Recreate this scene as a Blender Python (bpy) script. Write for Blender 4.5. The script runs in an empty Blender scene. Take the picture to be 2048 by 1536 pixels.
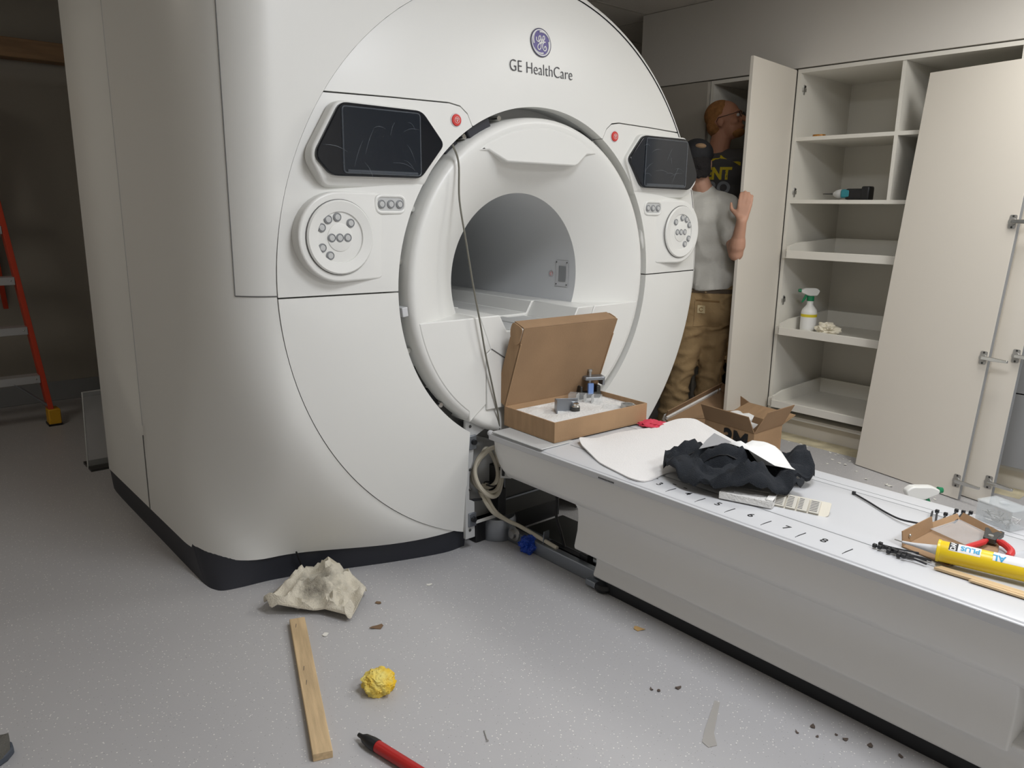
import bpy, bmesh, math, random
from mathutils import Vector, Matrix, noise
from mathutils.geometry import delaunay_2d_cdt
C = bpy.context.scene.collection
S = bpy.context.scene
# ---------------------------------------------------------------- camera
cd = bpy.data.cameras.new('camera'); cam = bpy.data.objects.new('camera', cd); C.objects.link(cam)
cd.sensor_width = 36.0; cd.lens = 36.0 * 1537.0 / 2048.0; cd.clip_start = 0.02
RT = Matrix([(0.757159, -0.1364928, 0.6388114), (-0.6530882, -0.1785938, 0.7359212), (0.0136398, -0.9744096, -0.2243657)])
cam.matrix_world = Matrix.Translation((0, 0, 1.3)) @ Matrix([(r[0], -r[1], -r[2]) for r in RT]).to_4x4()
S.camera = cam
# ---------------------------------------------------------------- light, world, exposure
S.view_settings.view_transform = 'Standard'; S.view_settings.look = 'None'
S.view_settings.exposure = 0.13; S.view_settings.gamma = 1.0
S.view_settings.use_curve_mapping = False
W = bpy.data.worlds.new('world'); S.world = W; W.use_nodes = True
W.node_tree.nodes['Background'].inputs[0].default_value = (0.5, 0.5, 0.5, 1)
W.node_tree.nodes['Background'].inputs[1].default_value = 0.05
def lamp(x, y, sx, sy, power, col, z=2.475, spread=180):
    d = bpy.data.lights.new('ceiling_lamp', 'AREA'); d.shape = 'RECTANGLE'; d.size = sx; d.size_y = sy
    d.energy = power; d.color = col; d.spread = math.radians(spread)
    o = bpy.data.objects.new('ceiling_lamp', d); o.location = (x, y, z); C.objects.link(o)
LAMPS = [(1.50, .70, .58, .58, 22, (.905, .938, 1.0)), (1.60, -1.00, .58, .58, 26, (.905, .938, 1.0)),
         (3.30, 0.75, .58, .58, 18, (.98, .975, .955)), (2.70, -1.00, .58, .58, 8, (.91, .95, .99)), (-.62, 3.75, .58, .58, 3.6, (1.0, .94, .86))]
for a in LAMPS: lamp(*a)
S.cycles.max_bounces = 8; S.cycles.diffuse_bounces = 5
S.cycles.use_denoising = True
random.seed(7)
# ---------------------------------------------------------------- helpers
def lin(c):
    return tuple((v / 255 / 12.92 if v / 255 <= .04045 else ((v / 255 + .055) / 1.055) ** 2.4) for v in c)
def mat(name, rgb, rough=.5, metal=0, var=0, scale=8, bump=0, bscale=60, alpha=None, trans=0, coat=0, emit=None, detail=3, stretch=None, rgb2=None):
    m = bpy.data.materials.new(name); m.use_nodes = True; nt = m.node_tree; b = nt.nodes['Principled BSDF']
    c = lin(rgb) + (1,)
    b.inputs['Base Color'].default_value = c; b.inputs['Roughness'].default_value = rough; b.inputs['Metallic'].default_value = metal
    if trans: b.inputs['Transmission Weight'].default_value = trans; b.inputs['IOR'].default_value = 1.3
    if coat: b.inputs['Coat Weight'].default_value = coat; b.inputs['Coat Roughness'].default_value = .1
    if alpha is not None: b.inputs['Alpha'].default_value = alpha
    if emit: b.inputs['Emission Color'].default_value = c; b.inputs['Emission Strength'].default_value = emit
    if var or bump:
        tc = nt.nodes.new('ShaderNodeTexCoord'); mp = nt.nodes.new('ShaderNodeMapping')
        nt.links.new(tc.outputs['Object'], mp.inputs[0])
        if stretch: mp.inputs['Scale'].default_value = stretch
    if var:
        n = nt.nodes.new('ShaderNodeTexNoise'); n.inputs['Scale'].default_value = scale; n.inputs['Detail'].default_value = detail
        nt.links.new(mp.outputs[0], n.inputs['Vector'])
        r = nt.nodes.new('ShaderNodeValToRGB'); e = r.color_ramp.elements
        c2 = lin(rgb2) if rgb2 else tuple(v * (1 - var) for v in c[:3])
        e[0].position = .35; e[1].position = .65
        e[0].color = c2 + (1,); e[1].color = c if rgb2 else tuple(min(1, v * (1 + var * .5)) for v in c[:3]) + (1,)
        nt.links.new(n.outputs['Fac'], r.inputs[0]); nt.links.new(r.outputs[0], b.inputs['Base Color'])
    if bump:
        n2 = nt.nodes.new('ShaderNodeTexNoise'); n2.inputs['Scale'].default_value = bscale; n2.inputs['Detail'].default_value = 4
        nt.links.new(mp.outputs[0], n2.inputs['Vector'])
        bp = nt.nodes.new('ShaderNodeBump'); bp.inputs['Strength'].default_value = bump; bp.inputs['Distance'].default_value = .01
        nt.links.new(n2.outputs['Fac'], bp.inputs['Height']); nt.links.new(bp.outputs[0], b.inputs['Normal'])
    return m
class MB:
    def __init__(s): s.v = []; s.f = []
    def add(s, vs, fs):
        o = len(s.v); s.v += [Vector(p) for p in vs]; s.f += [tuple(i + o for i in f) for f in fs]; return s
    def box(s, x0, x1, y0, y1, z0, z1, M=None):
        vs = [Vector(p) for p in ((x0,y0,z0),(x1,y0,z0),(x1,y1,z0),(x0,y1,z0),(x0,y0,z1),(x1,y0,z1),(x1,y1,z1),(x0,y1,z1))]
        if M: vs = [M @ p for p in vs]
        return s.add(vs, [(3,2,1,0),(4,5,6,7),(0,1,5,4),(1,2,6,5),(2,3,7,6),(3,0,4,7)])
    def prism(s, poly, axis, a, b, M=None):
        mk = {'x': lambda p, t: (t, p[0], p[1]), 'y': lambda p, t: (p[0], t, p[1]), 'z': lambda p, t: (p[0], p[1], t)}[axis]
        n = len(poly); vs = [Vector(mk(p, a)) for p in poly] + [Vector(mk(p, b)) for p in poly]
        if M: vs = [M @ p for p in vs]
        return s.add(vs, [tuple(range(n)), tuple(range(2*n-1, n-1, -1))] + [(i, i+n, (i+1) % n + n, (i+1) % n) for i in range(n)])
    def quad(s, *p): return s.add(p, [tuple(range(len(p)))])
    def lathe(s, prof, M=None, n=24, a0=0, a1=2*math.pi, cap=False):
        full = abs(a1 - a0 - 2*math.pi) < 1e-6; m = n if full else n + 1
        vs = []; k = len(prof)
        for i in range(m):
            t = a0 + (a1 - a0) * i / n
            for r, h in prof: vs.append(Vector((r*math.cos(t), r*math.sin(t), h)))
        if M: vs = [M @ p for p in vs]
        fs = []
        for i in range(n):
            j = (i + 1) % m
            for q in range(k-1): fs.append((i*k+q, j*k+q, j*k+q+1, i*k+q+1))
        if cap and full:
            fs.append(tuple(i*k for i in range(n))[::-1]); fs.append(tuple(i*k+k-1 for i in range(n)))
        return s.add(vs, fs)
    def tube(s, pts, r, n=8, closed=False, cap=True):
        pts = [Vector(p) for p in pts]; k = len(pts); rs = r if isinstance(r, (list, tuple)) else [r]*k
        vs = []; up = None
        for i, p in enumerate(pts):
            d = (pts[(i+1) % k] - pts[i-1]) if (closed or 0 < i < k-1) else (pts[1]-pts[0] if i == 0 else pts[-1]-pts[-2])
            if d.length < 1e-9: d = Vector((0,0,1))
            d.normalize()
            if up is None: up = Vector((0,0,1)) if abs(d.z) < .9 else Vector((1,0,0))
            a = d.cross(up)
            if a.length < 1e-4: a = d.orthogonal()
            a.normalize(); b = a.cross(d); up = b
            for q in range(n):
                t = 2*math.pi*q/n; vs.append(p + (a*math.cos(t) + b*math.sin(t))*rs[i])
        fs = []
        for i in range(k if closed else k-1):
            j = (i+1) % k
            for q in range(n): fs.append((i*n+q, i*n+(q+1) % n, j*n+(q+1) % n, j*n+q))
        if cap and not closed: fs.append(tuple(range(n))[::-1]); fs.append(tuple((k-1)*n+q for q in range(n)))
        return s.add(vs, fs)
    def ell(s, c, r, M=None, n=16, m=10):
        vs = []; c = Vector(c)
        for i in range(m+1):
            ph = math.pi*i/m - math.pi/2
            for q in range(n):
                t = 2*math.pi*q/n
                p = Vector((r[0]*math.cos(ph)*math.cos(t), r[1]*math.cos(ph)*math.sin(t), r[2]*math.sin(ph)))
                vs.append(c + (M @ p if M else p))
        fs = [(i*n+q, i*n+(q+1) % n, (i+1)*n+(q+1) % n, (i+1)*n+q) for i in range(m) for q in range(n)]
        return s.add(vs, fs)
    def cap(s, p0, p1, r0, r1, n=12):      # tapered capsule
        p0, p1 = Vector(p0), Vector(p1); d = (p1-p0); L = d.length; d.normalize(); pts = []; rs = []
        for i in range(5): t = -math.pi/2*(1-i/4); pts.append(p0 + d*(r0*math.sin(t))); rs.append(max(1e-4, r0*math.cos(t)))
        for i in range(5): t = math.pi/2*i/4; pts.append(p1 + d*(r1*math.sin(t))); rs.append(max(1e-4, r1*math.cos(t)))
        return s.tube(pts, rs, n)
    def grid(s, fn, nu, nv, closed_u=False):
        vs = [fn(i/nu, j/nv) for i in range(nu + (0 if closed_u else 1)) for j in range(nv+1)]
        k = nv+1; m = nu if closed_u else nu+1
        return s.add(vs, [(i*k+j, ((i+1) % m)*k+j, ((i+1) % m)*k+j+1, i*k+j+1) for i in range(nu) for j in range(nv)])
def link(o, parent=None):
    C.objects.link(o)
    if parent: o.parent = parent
    return o
def wloc(o):
    v = Vector((0,0,0))
    while o: v += o.location; o = o.parent
    return v
def finish(me, smooth):
    bm = bmesh.new(); bm.from_mesh(me); bmesh.ops.remove_doubles(bm, verts=bm.verts, dist=1e-6)
    bmesh.ops.recalc_face_normals(bm, faces=bm.faces); bm.to_mesh(me); bm.free()
    if smooth:
        me.polygons.foreach_set('use_smooth', [True]*len(me.polygons)); me.set_sharp_from_angle(angle=math.radians(smooth))
def part(mb, name, m, parent=None, world=False, smooth=35, bev=0, label=None, seg=2, kind=None):
    me = bpy.data.meshes.new(name); vs = mb.v
    if world and parent is not None:
        w = wloc(parent); vs = [p - w for p in vs]
    me.from_pydata([tuple(p) for p in vs], [], mb.f); me.materials.append(m); finish(me, smooth)
    o = bpy.data.objects.new(name, me); link(o, parent)
    if bev:
        b = o.modifiers.new('bevel', 'BEVEL'); b.width = bev; b.segments = seg; b.limit_method = 'ANGLE'; b.angle_limit = math.radians(40)
    if label: o['label'] = label
    if kind: o['kind'] = kind
    return o
def thing(name, label, cat, loc=(0,0,0), rot=0, group=None):
    o = bpy.data.objects.new(name, None); o.empty_display_size = .05; o.location = loc; o.rotation_euler = (0, 0, rot)
    link(o); o['label'] = label; o['category'] = cat
    if group: o['group'] = group
    return o
def tag(o, label, cat, group=None, kind=None):
    o['label'] = label; o['category'] = cat
    if group: o['group'] = group
    if kind: o['kind'] = kind
    return o
def solo(mb, name, m, label, cat, loc=(0,0,0), rot=0, group=None, **k):   # a thing that is one mesh (vertices local to loc)
    o = part(mb, name, m, None, **k); o.location = loc; o.rotation_euler = (0,0,rot); return tag(o, label, cat, group)
def struct(mb, name, m, parent=None, **k):
    o = part(mb, name, m, parent, **k)
    if not parent: o['kind'] = 'structure'
    return o
def again(o, parent, loc=None, name=None):
    c = o.copy(); C.objects.link(c); c.parent = parent
    if loc is not None: c.location = loc
    return c
def text(body, name, m, parent, M, size=.05, depth=.0006, sx=1, bold=0, align='CENTER', space=1.0):
    cu = bpy.data.curves.new(name, 'FONT'); cu.body = body; cu.size = size; cu.align_x = align; cu.align_y = 'CENTER'
    cu.extrude = depth; cu.offset = bold; cu.space_character = space
    t = bpy.data.objects.new('tmp', cu); C.objects.link(t); bpy.context.view_layer.update()
    me = bpy.data.meshes.new_from_object(t.evaluated_get(bpy.context.evaluated_depsgraph_get()))
    bpy.data.objects.remove(t); bpy.data.curves.remove(cu)
    me.transform(M @ Matrix.Diagonal((sx, 1, 1, 1))); me.name = name; me.materials.clear(); me.materials.append(m)
    o = bpy.data.objects.new(name, me); link(o, parent); return o
def basis(x, y, loc):                 # matrix with given x and y axes
    x = Vector(x).normalized(); y = Vector(y); y = (y - x*y.dot(x)).normalized(); z = x.cross(y)
    return Matrix.Translation(loc) @ Matrix((x, y, z)).transposed().to_4x4()
def sheet(poly, fn, thick, step, direc=(0,0,-1), axes='xy'):
    """polygon in 2-D, cut on a grid, mapped to 3-D by fn(a,b), thickened along direc -> MB"""
    poly = [Vector(p[:2]) for p in poly]; n = len(poly); pts = list(poly)
    x0 = min(p.x for p in poly); x1 = max(p.x for p in poly); y0 = min(p.y for p in poly); y1 = max(p.y for p in poly)
    def inside(q):
        c = False
        for i in range(n):
            a, b = poly[i], poly[i-1]
            if (a.y > q.y) != (b.y > q.y) and q.x < (b.x-a.x)*(q.y-a.y)/(b.y-a.y)+a.x: c = not c
        return c
    def dist(q):
        m = 9
        for i in range(n):
            a, b = poly[i-1], poly[i]; d = b-a; t = max(0, min(1, (q-a).dot(d)/max(1e-12, d.length_squared))); m = min(m, (q-a-d*t).length)
        return m
    nx = max(1, int((x1-x0)/step)); ny = max(1, int((y1-y0)/step))
    for i in range(1, nx):
        for j in range(1, ny):
            q = Vector((x0+(x1-x0)*(i+.5*(j % 2))/nx, y0+(y1-y0)*j/ny))
            if inside(q) and dist(q) > step*.35: pts.append(q)
    V, E_, F, *_ = delaunay_2d_cdt(pts, [(i, (i+1) % n) for i in range(n)], [], 1, 1e-6)
    bm = bmesh.new(); bv = [bm.verts.new((p.x, p.y, 0)) for p in V]
    for f in F: bm.faces.new([bv[i] for i in f])
    for v in bm.verts: v.co = Vector(fn(v.co.x, v.co.y))
    if thick:
        d = Vector(direc)*thick; g = bmesh.ops.extrude_face_region(bm, geom=bm.faces[:], use_keep_orig=True)
        for e in g['geom']:
            if isinstance(e, bmesh.types.BMVert): e.co += d
    bm.verts.index_update(); mb = MB(); mb.add([v.co.copy() for v in bm.verts], [[v.index for v in f.verts] for f in bm.faces]); bm.free(); return mb
def arc(cx, cy, r, a0, a1, n=24): return [(cx + r*math.cos(a0+(a1-a0)*i/n), cy + r*math.sin(a0+(a1-a0)*i/n)) for i in range(n+1)]
def sstep(t): t = max(0., min(1., t)); return t*t*(3-2*t)
def rpoly(pts, r, n=4):               # rounded polygon
    out = []; k = len(pts)
    for i in range(k):
        p = Vector(pts[i]); a = (Vector(pts[i-1])-p); b = (Vector(pts[(i+1) % k])-p); rr = min(r, a.length*.45, b.length*.45)
        a = p + a.normalized()*rr; b = p + b.normalized()*rr
        for q in range(n+1):
            t = q/n; out.append(tuple(a*(1-t)**2 + p*2*t*(1-t) + b*t*t))
    return out
def bez(pts, n=8):                    # Catmull-Rom through points
    P = [Vector(p) for p in pts]; P = [P[0]*2-P[1]] + P + [P[-1]*2-P[-2]]; out = []
    for i in range(1, len(P)-2):
        for q in range(n):
            t = q/n; a, b, c, d = P[i-1], P[i], P[i+1], P[i+2]
            out.append(.5*((2*b) + (c-a)*t + (2*a-5*b+4*c-d)*t*t + (3*b-a-3*c+d)*t**3))
    out.append(P[-2]); return out
def crumple(c, r, seed, n=3, amp=.25, flat=.85):
    bm = bmesh.new(); bmesh.ops.create_icosphere(bm, subdivisions=n, radius=1)
    mb = MB(); sv = Vector((seed*3.1, seed*1.7, seed))
    for v in bm.verts:
        d = v.co.normalized(); k = 1 + amp*(noise.noise(d*2.2+sv)) + amp*.8*abs(noise.noise(d*5+sv)) - amp*.5*abs(noise.noise(d*9-sv))
        p = d*k; p.z = max(p.z, -.8); v.co = Vector((p.x*r, p.y*r, (p.z*flat)*r))
    zmin = min(v.co.z for v in bm.verts); bm.verts.index_update()
    mb.add([v.co + Vector(c) - Vector((0,0,zmin)) for v in bm.verts], [[v.index for v in f.verts] for f in bm.faces]); bm.free(); return mb
# ---------------------------------------------------------------- materials
M = {}
M['white'] = mat('gantry_white', (226,226,222), .38)
M['white2'] = mat('table_white', (200,201,203), .36)
M['apron'] = mat('table_grey_white', (226,225,222), .42)
M['grey'] = mat('light_grey_plastic', (190,191,190), .4)
M['midgrey'] = mat('mid_grey_plastic', (142,144,146), .45)
M['bore'] = mat('bore_grey', (206,208,210), .55)
M['dark'] = mat('dark_plinth', (38,40,48), .5)
M['black'] = mat('black_plastic', (22,23,26), .45)
M['gloss'] = mat('black_glass', (16,20,27), .06)
M['groove'] = mat('seam_line_grey', (104,104,103), .8)  # dark grey for lines that stand in for recessed seams and grooves
M['steel'] = mat('brushed_steel', (186,185,182), .38, .85)
M['alu'] = mat('dull_aluminium', (150,155,162), .4, .85)
M['darksteel'] = mat('dark_steel', (80,80,78), .45, .7)
M['chrome'] = mat('chrome', (215,215,212), .16, 1)
M['red'] = mat('red_button', (206,62,58), .4)
M['purple'] = mat('logo_purple', (74,62,130), .4)
M['ink'] = mat('dark_ink', (72,72,76), .6)
M['blackink'] = mat('black_ink', (24,24,26), .6)
M['paper'] = mat('white_paper', (228,228,226), .8)
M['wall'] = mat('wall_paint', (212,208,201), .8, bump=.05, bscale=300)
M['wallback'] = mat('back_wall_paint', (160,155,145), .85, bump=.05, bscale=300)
M['ceil'] = mat('ceiling_tile', (222,216,206), .95, bump=.25, bscale=220)
M['grid'] = mat('ceiling_grid', (200,194,184), .6)
M['lam'] = mat('cabinet_laminate', (224,221,212), .45)
M['lamdoor'] = mat('door_laminate', (220,214,203), .5)
M['lamgrey'] = mat('grey_drawer_laminate', (150,151,152), .5)
M['card'] = mat('cardboard', (164,133,100), .85, var=.12, scale=6, bump=.08, bscale=150, stretch=(1,6,1))
M['cardin'] = mat('cardboard_inside', (152,123,93), .88, var=.1, scale=5, bump=.06, bscale=140)
M['foam'] = mat('white_foam', (226,225,222), .9, bump=.5, bscale=120)
M['clear'] = mat('clear_plastic', (225,230,232), .08, alpha=.20)
M['wrinkle'] = mat('film_wrinkle', (200,210,220), .08, alpha=.10)
M['film'] = mat('clear_film', (225,230,235), .10, alpha=.22)
M['wood'] = mat('pine_wood', (205,178,138), .7, var=.18, scale=5, bump=.1, bscale=40, stretch=(1.2,14,14))
def floor_mat():
    m = mat('vinyl_floor', (158,155,152), .42, bump=.04, bscale=500); nt = m.node_tree; b = nt.nodes['Principled BSDF']
    tc = nt.nodes.new('ShaderNodeTexCoord'); prev = None
    base = nt.nodes.new('ShaderNodeTexNoise'); base.inputs['Scale'].default_value = 1.6; nt.links.new(tc.outputs['Object'], base.inputs['Vector'])
    r0 = nt.nodes.new('ShaderNodeValToRGB'); r0.color_ramp.elements[0].color = lin((175,174,176))+(1,); r0.color_ramp.elements[1].color = lin((186,185,185))+(1,)
    nt.links.new(base.outputs['Fac'], r0.inputs[0]); prev = r0.outputs[0]
    for sc, th, col in ((95, .16, (226,224,219)), (60, .11, (232,230,225)), (110, .12, (142,140,140))):
        v = nt.nodes.new('ShaderNodeTexVoronoi'); v.inputs['Scale'].default_value = sc; nt.links.new(tc.outputs['Object'], v.inputs['Vector'])
        lt = nt.nodes.new('ShaderNodeMath'); lt.operation = 'LESS_THAN'; lt.inputs[1].default_value = th; nt.links.new(v.outputs['Distance'], lt.inputs[0])
        sp = nt.nodes.new('ShaderNodeSeparateColor'); nt.links.new(v.outputs['Color'], sp.inputs[0])
        g = nt.nodes.new('ShaderNodeMath'); g.operation = 'GREATER_THAN'; g.inputs[1].default_value = .45; nt.links.new(sp.outputs[0], g.inputs[0])
        mu = nt.nodes.new('ShaderNodeMath'); mu.operation = 'MULTIPLY'; nt.links.new(lt.outputs[0], mu.inputs[0]); nt.links.new(g.outputs[0], mu.inputs[1])
        mx = nt.nodes.new('ShaderNodeMix'); mx.data_type = 'RGBA'; nt.links.new(mu.outputs[0], mx.inputs['Factor'])
        nt.links.new(prev, mx.inputs['A']); mx.inputs['B'].default_value = lin(col)+(1,); prev = mx.outputs['Result']
    nt.links.new(prev, b.inputs['Base Color']); return m
M['floor'] = floor_mat()
# ---------------------------------------------------------------- room shell
XL, YF, YB, XR, CZ, WX = -1.5, -1.9, 5.75, 5.25, 2.51, 4.12
struct(MB().box(XL-.1, XR+.1, YF-.1, YB+.1, -.08, 0), 'floor', M['floor'])
struct(MB().box(XL-.1, XL, YF, YB, 0, CZ), 'wall_left', M['wall'])
struct(MB().box(XL-.1, XR+.1, YF-.1, YF, 0, CZ), 'wall_front', M['wall'])
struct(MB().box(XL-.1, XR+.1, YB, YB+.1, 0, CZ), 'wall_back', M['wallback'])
struct(MB().box(XR, XR+.1, YF, YB, 0, CZ), 'wall_right', M['wall'])
struct(MB().box(WX, XR, YF, 3.507, 2.064, CZ), 'wall_soffit', M['wall'])
struct(MB().box(4.74, XR, YF, 3.507, 0, 2.064), 'wall_recess', M['wall'])
struct(MB().box(WX+.02, 4.74, 3.485, 3.507, 0, 2.064), 'wall_return', M['wall'])
struct(MB().box(XL, 2.2, YB-.13, YB, 2.125, 2.235), 'trim_1', mat('header_wood', (150,118,84), .6, var=.2, scale=4, stretch=(1,10,10)), bev=.004)
struct(MB().box(XL, XR, YB-.012, YB, 0, .13), 'baseboard_back', M['midgrey'], bev=.004)
struct(MB().box(WX-.0, WX+.004, .2, 1.25, 2.05, 2.064), 'trim_2', M['groove'])
ceil = struct(MB().box(XL-.1, XR+.1, YF-.1, YB+.1, CZ+.03, CZ+.12), 'ceiling', M['grid'])
tile = None; TS = .604
xs = [4.23 + TS*k for k in range(-10, 2)]; ys = [3.485 + TS*k for k in range(-9, 4)]
lampcell = set()
for x, y, *_ in LAMPS: lampcell.add((min(range(len(xs)), key=lambda i: abs(xs[i]+TS/2-x)), min(range(len(ys)), key=lambda j: abs(ys[j]+TS/2-y))))
for i, x in enumerate(xs):
    for j, y in enumerate(ys):
        if tile is None:
            tile = part(MB().box(-TS/2+.01, TS/2-.01, -TS/2+.01, TS/2-.01, 0, .028), 'ceiling_tile', M['ceil'], ceil, bev=.004); o = tile
        else: o = again(tile, ceil)
        o.location = (x+TS/2, y+TS/2, CZ+.003)
gr = MB()
for x in xs: gr.box(x-.012, x+.012, YF, YB, CZ, CZ+.03)
for y in ys: gr.box(XL, XR, y-.012, y+.012, CZ+.001, CZ+.03)
part(gr, 'ceiling_grid', M['grid'], ceil, smooth=0)
lens = mat('lamp_lens', (255,244,226), .4, emit=2.0)
for n, (x, y, *_ ) in enumerate(LAMPS):
    t = thing('ceiling_light', ('square white ceiling lamp in front of the scanner opening', 'square white ceiling lamp behind the camera', 'square white ceiling lamp in front of the tall cabinets', 'square white ceiling lamp over the foot of the patient table', 'square white ceiling lamp at the left rear beside the step ladder')[n], 'ceiling lamp', (x, y, CZ), 0, 'square ceiling lamps')
    f = MB()
    for a in (-1, 1): f.box(-.31, .31, a*.3-.014, a*.3+.014, -.02, .0); f.box(a*.3-.014, a*.3+.014, -.29, .29, -.02, .0)
    part(f, 'lamp_frame', M['grid'], t); part(MB().box(-.285, .285, -.285, .285, -.012, -.004), 'lamp_lens', lens, t)
# ---------------------------------------------------------------- scanner gantry
XC, ZI, ZO = 2.01, 1.022, 1.05
G = thing('scanner_gantry', 'large white ring-shaped scanner with dark round bore and two control panels', 'scanner', (XC, 3.0, 0))
def yd(u, z):
    r = math.hypot(u, z-ZI); return 2.166 + .042*max(0, (r-.63)/.4)**2
def face(dy=0): return lambda u, z: (XC+u, yd(u, z)+dy, z)
def gp(mb, name, m, parent=G, **k): return part(mb, name, m, parent, world=True, **k)
RO, RI = 1.0302, .632
def on_out(a): return (RO*math.cos(a), ZO+RO*math.sin(a))
def on_in(a): return (RI*math.cos(a), ZI+RI*math.sin(a))
def arc_o(p, q, n=40):
    a0 = math.atan2(p[1]-ZO, p[0]); a1 = math.atan2(q[1]-ZO, q[0])
    return p, q, a0, a1
def arcpts(cz, R, a0, a1, n): return [(R*math.cos(a0+(a1-a0)*i/n), cz+R*math.sin(a0+(a1-a0)*i/n)) for i in range(n+1)]
g = .0016
seamA = [(-.325,1.566), (-.345,1.604), (-.375,1.626), (-.42,1.633), (-.64,1.631)]
aA_o = math.pi - math.asin((1.629-ZO)/RO); aB_o = math.pi + math.asin((ZO-1.022)/RO)
aA_i = math.pi - math.asin((1.566-ZI)/RI)
def mir(P): return [(-a, b) for a, b in P]
# top arch panel
top = [on_out(aA_o - .003)] + [(a, b+g*1.4) for a, b in seamA[::-1]]
top = top + arcpts(ZI, RI, aA_i-.004, math.pi-aA_i+.004, 48) + mir([(a, b+g*1.4) for a, b in seamA]) + arcpts(ZO, RO, math.pi-aA_o+.003, aA_o-.003, 64)[:-1]
def dedupe(P):
    out = []
    for p in P:
        if not out or math.hypot(p[0]-out[-1][0], p[1]-out[-1][1]) > 1e-4: out.append(p)
    return out
gp(sheet(dedupe(top), face(), .05, .07, (0,1,0)), 'top_arch_panel', M['white'], label='white upper arch cover carrying the round logo')
def side(sgn):
    f = (lambda P: P) if sgn < 0 else mir
    ctrl = arcpts(ZO, RO, aA_o+.003, aB_o-.002, 24) + arcpts(ZI, RI, math.pi-.004, aA_i+.005, 22) + [(a, b-g*1.4) for a, b in seamA]
    low = [(-.332, .55), (-.332, .075)]
    aL = math.pi + math.acos(.332/RI); aLo = math.pi + math.acos(.332/RO)
    low = arcpts(ZO, RO, aB_o+.003, aLo, 36) + arcpts(ZI, RI, aL, math.pi+.004, 26)
    gp(sheet(dedupe(f(ctrl)), face(), .05, .06, (0,1,0)), 'control_panel_cover', M['white'])
    gp(sheet(dedupe(f(low)), face(), .05, .07, (0,1,0)), 'lower_cover', M['white'])
side(-1); side(1)
# body shell: star-shaped outline around (0, ZO)
ZB, ZT = .09, 2.2
out = []
for i in range(44): out.append((-1.2, ZB + (ZT-ZB)*i/43))
for i in range(1, 15): out.append((-1.2 + 1.47*i/14, ZT))
out += [(.31, 2.15)]
a = math.atan2(2.08-ZO, .34)
for i in range(56):
    t = a + (-1.10-a)*i/55; out.append((1.074*math.cos(t), ZO+1.074*math.sin(t)))
e = out[-1]; out.append((e[0]-.02, ZB))
for i in range(1, 44): t = i/44; out.append((e[0]-.02 + (-1.2-e[0]+.02)*(1-(1-t)**1.9), ZB))
def Fy(u, z, R):
    r = math.hypot(u, z-ZO); y = 2.208
    D = .22*sstep((1.0-z)/.6)
    if u < .2: y += D*sstep((r-RO)/.38)*sstep((.2-u)/.5)
    if u < -1.0: q = min(1, (-u-1.0)/.2); y += .33*(1-math.sqrt(max(0, 1-q*q)))
    if u > 0 and r > 1.03: q = min(1, (r-1.03)/.044)*min(1, u/.3); y += .11*(1-math.sqrt(max(0, 1-q*q)))
    return y
ns = 18; ydeep = [2.62, 2.75, 3.0, 3.10, 3.150, 3.156, 3.17, 3.22, 3.30, 3.40, 3.48, 3.6, 3.78, 3.85, 3.87]
mb = MB(); rows = []
for (u, z) in out:
    R = math.hypot(u, z-ZO); d = (u/R, (z-ZO)/R); r0 = min(1.032, R*.985); row = []
    for k in range(ns+1):
        t = k/ns; t = 1-(1-t)**1.7; r = r0 + (R-r0)*t; uu, zz = d[0]*r, ZO+d[1]*r; row.append((XC+uu, Fy(uu, zz, R), zz))
    y0 = row[-1][1]
    for q, yy in enumerate(ydeep):
        y = max(yy, y0 + .001*(q+1)); uu, zz = u, z
        if u < -1.19 and .40 < z < 2.06 and 3.153 < y < 3.49:
            top_t = sstep((z-.40)/.18)*sstep((2.06-z)/.05)
            w = 3.19 + .29*sstep((z-.38)/.35)
            if y < w: uu += .065*(1-(y-3.156)/(w-3.156))**.8*top_t if top_t > 0 else 0
        if q >= len(ydeep)-2: sc = .985 if q == len(ydeep)-2 else .95; uu *= sc; zz = ZO+(zz-ZO)*sc
        row.append((XC+uu, y, zz))
    rows.append(row)
n = len(out); k = len(rows[0])
mb.add([p for r in rows for p in r], [(i*k+j, ((i+1) % n)*k+j, ((i+1) % n)*k+j+1, i*k+j+1) for i in range(n) for j in range(k-1)])
mb.f.append(tuple(i*k+k-1 for i in range(n)))
gp(mb, 'body_shell', M['white'], smooth=50)
sm = MB()
def body_line(pts, r=.0016): sm.tube([(XC+u, Fy(u, z, 2)-.0004, z) for u, z in pts], r, 6)
body_line([(-1.13, 1.028+i*.06) for i in range(20)])
gp(sm, 'cover_seam', M['groove']); sm = MB()
body_line([(-1.13+.1*i/6, 1.028) for i in range(7)], .0022); gp(sm, 'cover_seam', M['groove']); sm = MB()
sm.tube([(XC-1.2005, 3.155, .40-.31*i/8) for i in range(9)], .003, 6); gp(sm, 'cover_seam', M['groove'])
gp(MB().box(XC-1.2015, XC-1.196, 3.146, 3.1555, .44, 2.02), 'handle_edge', M['grey'], bev=.002)
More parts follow.
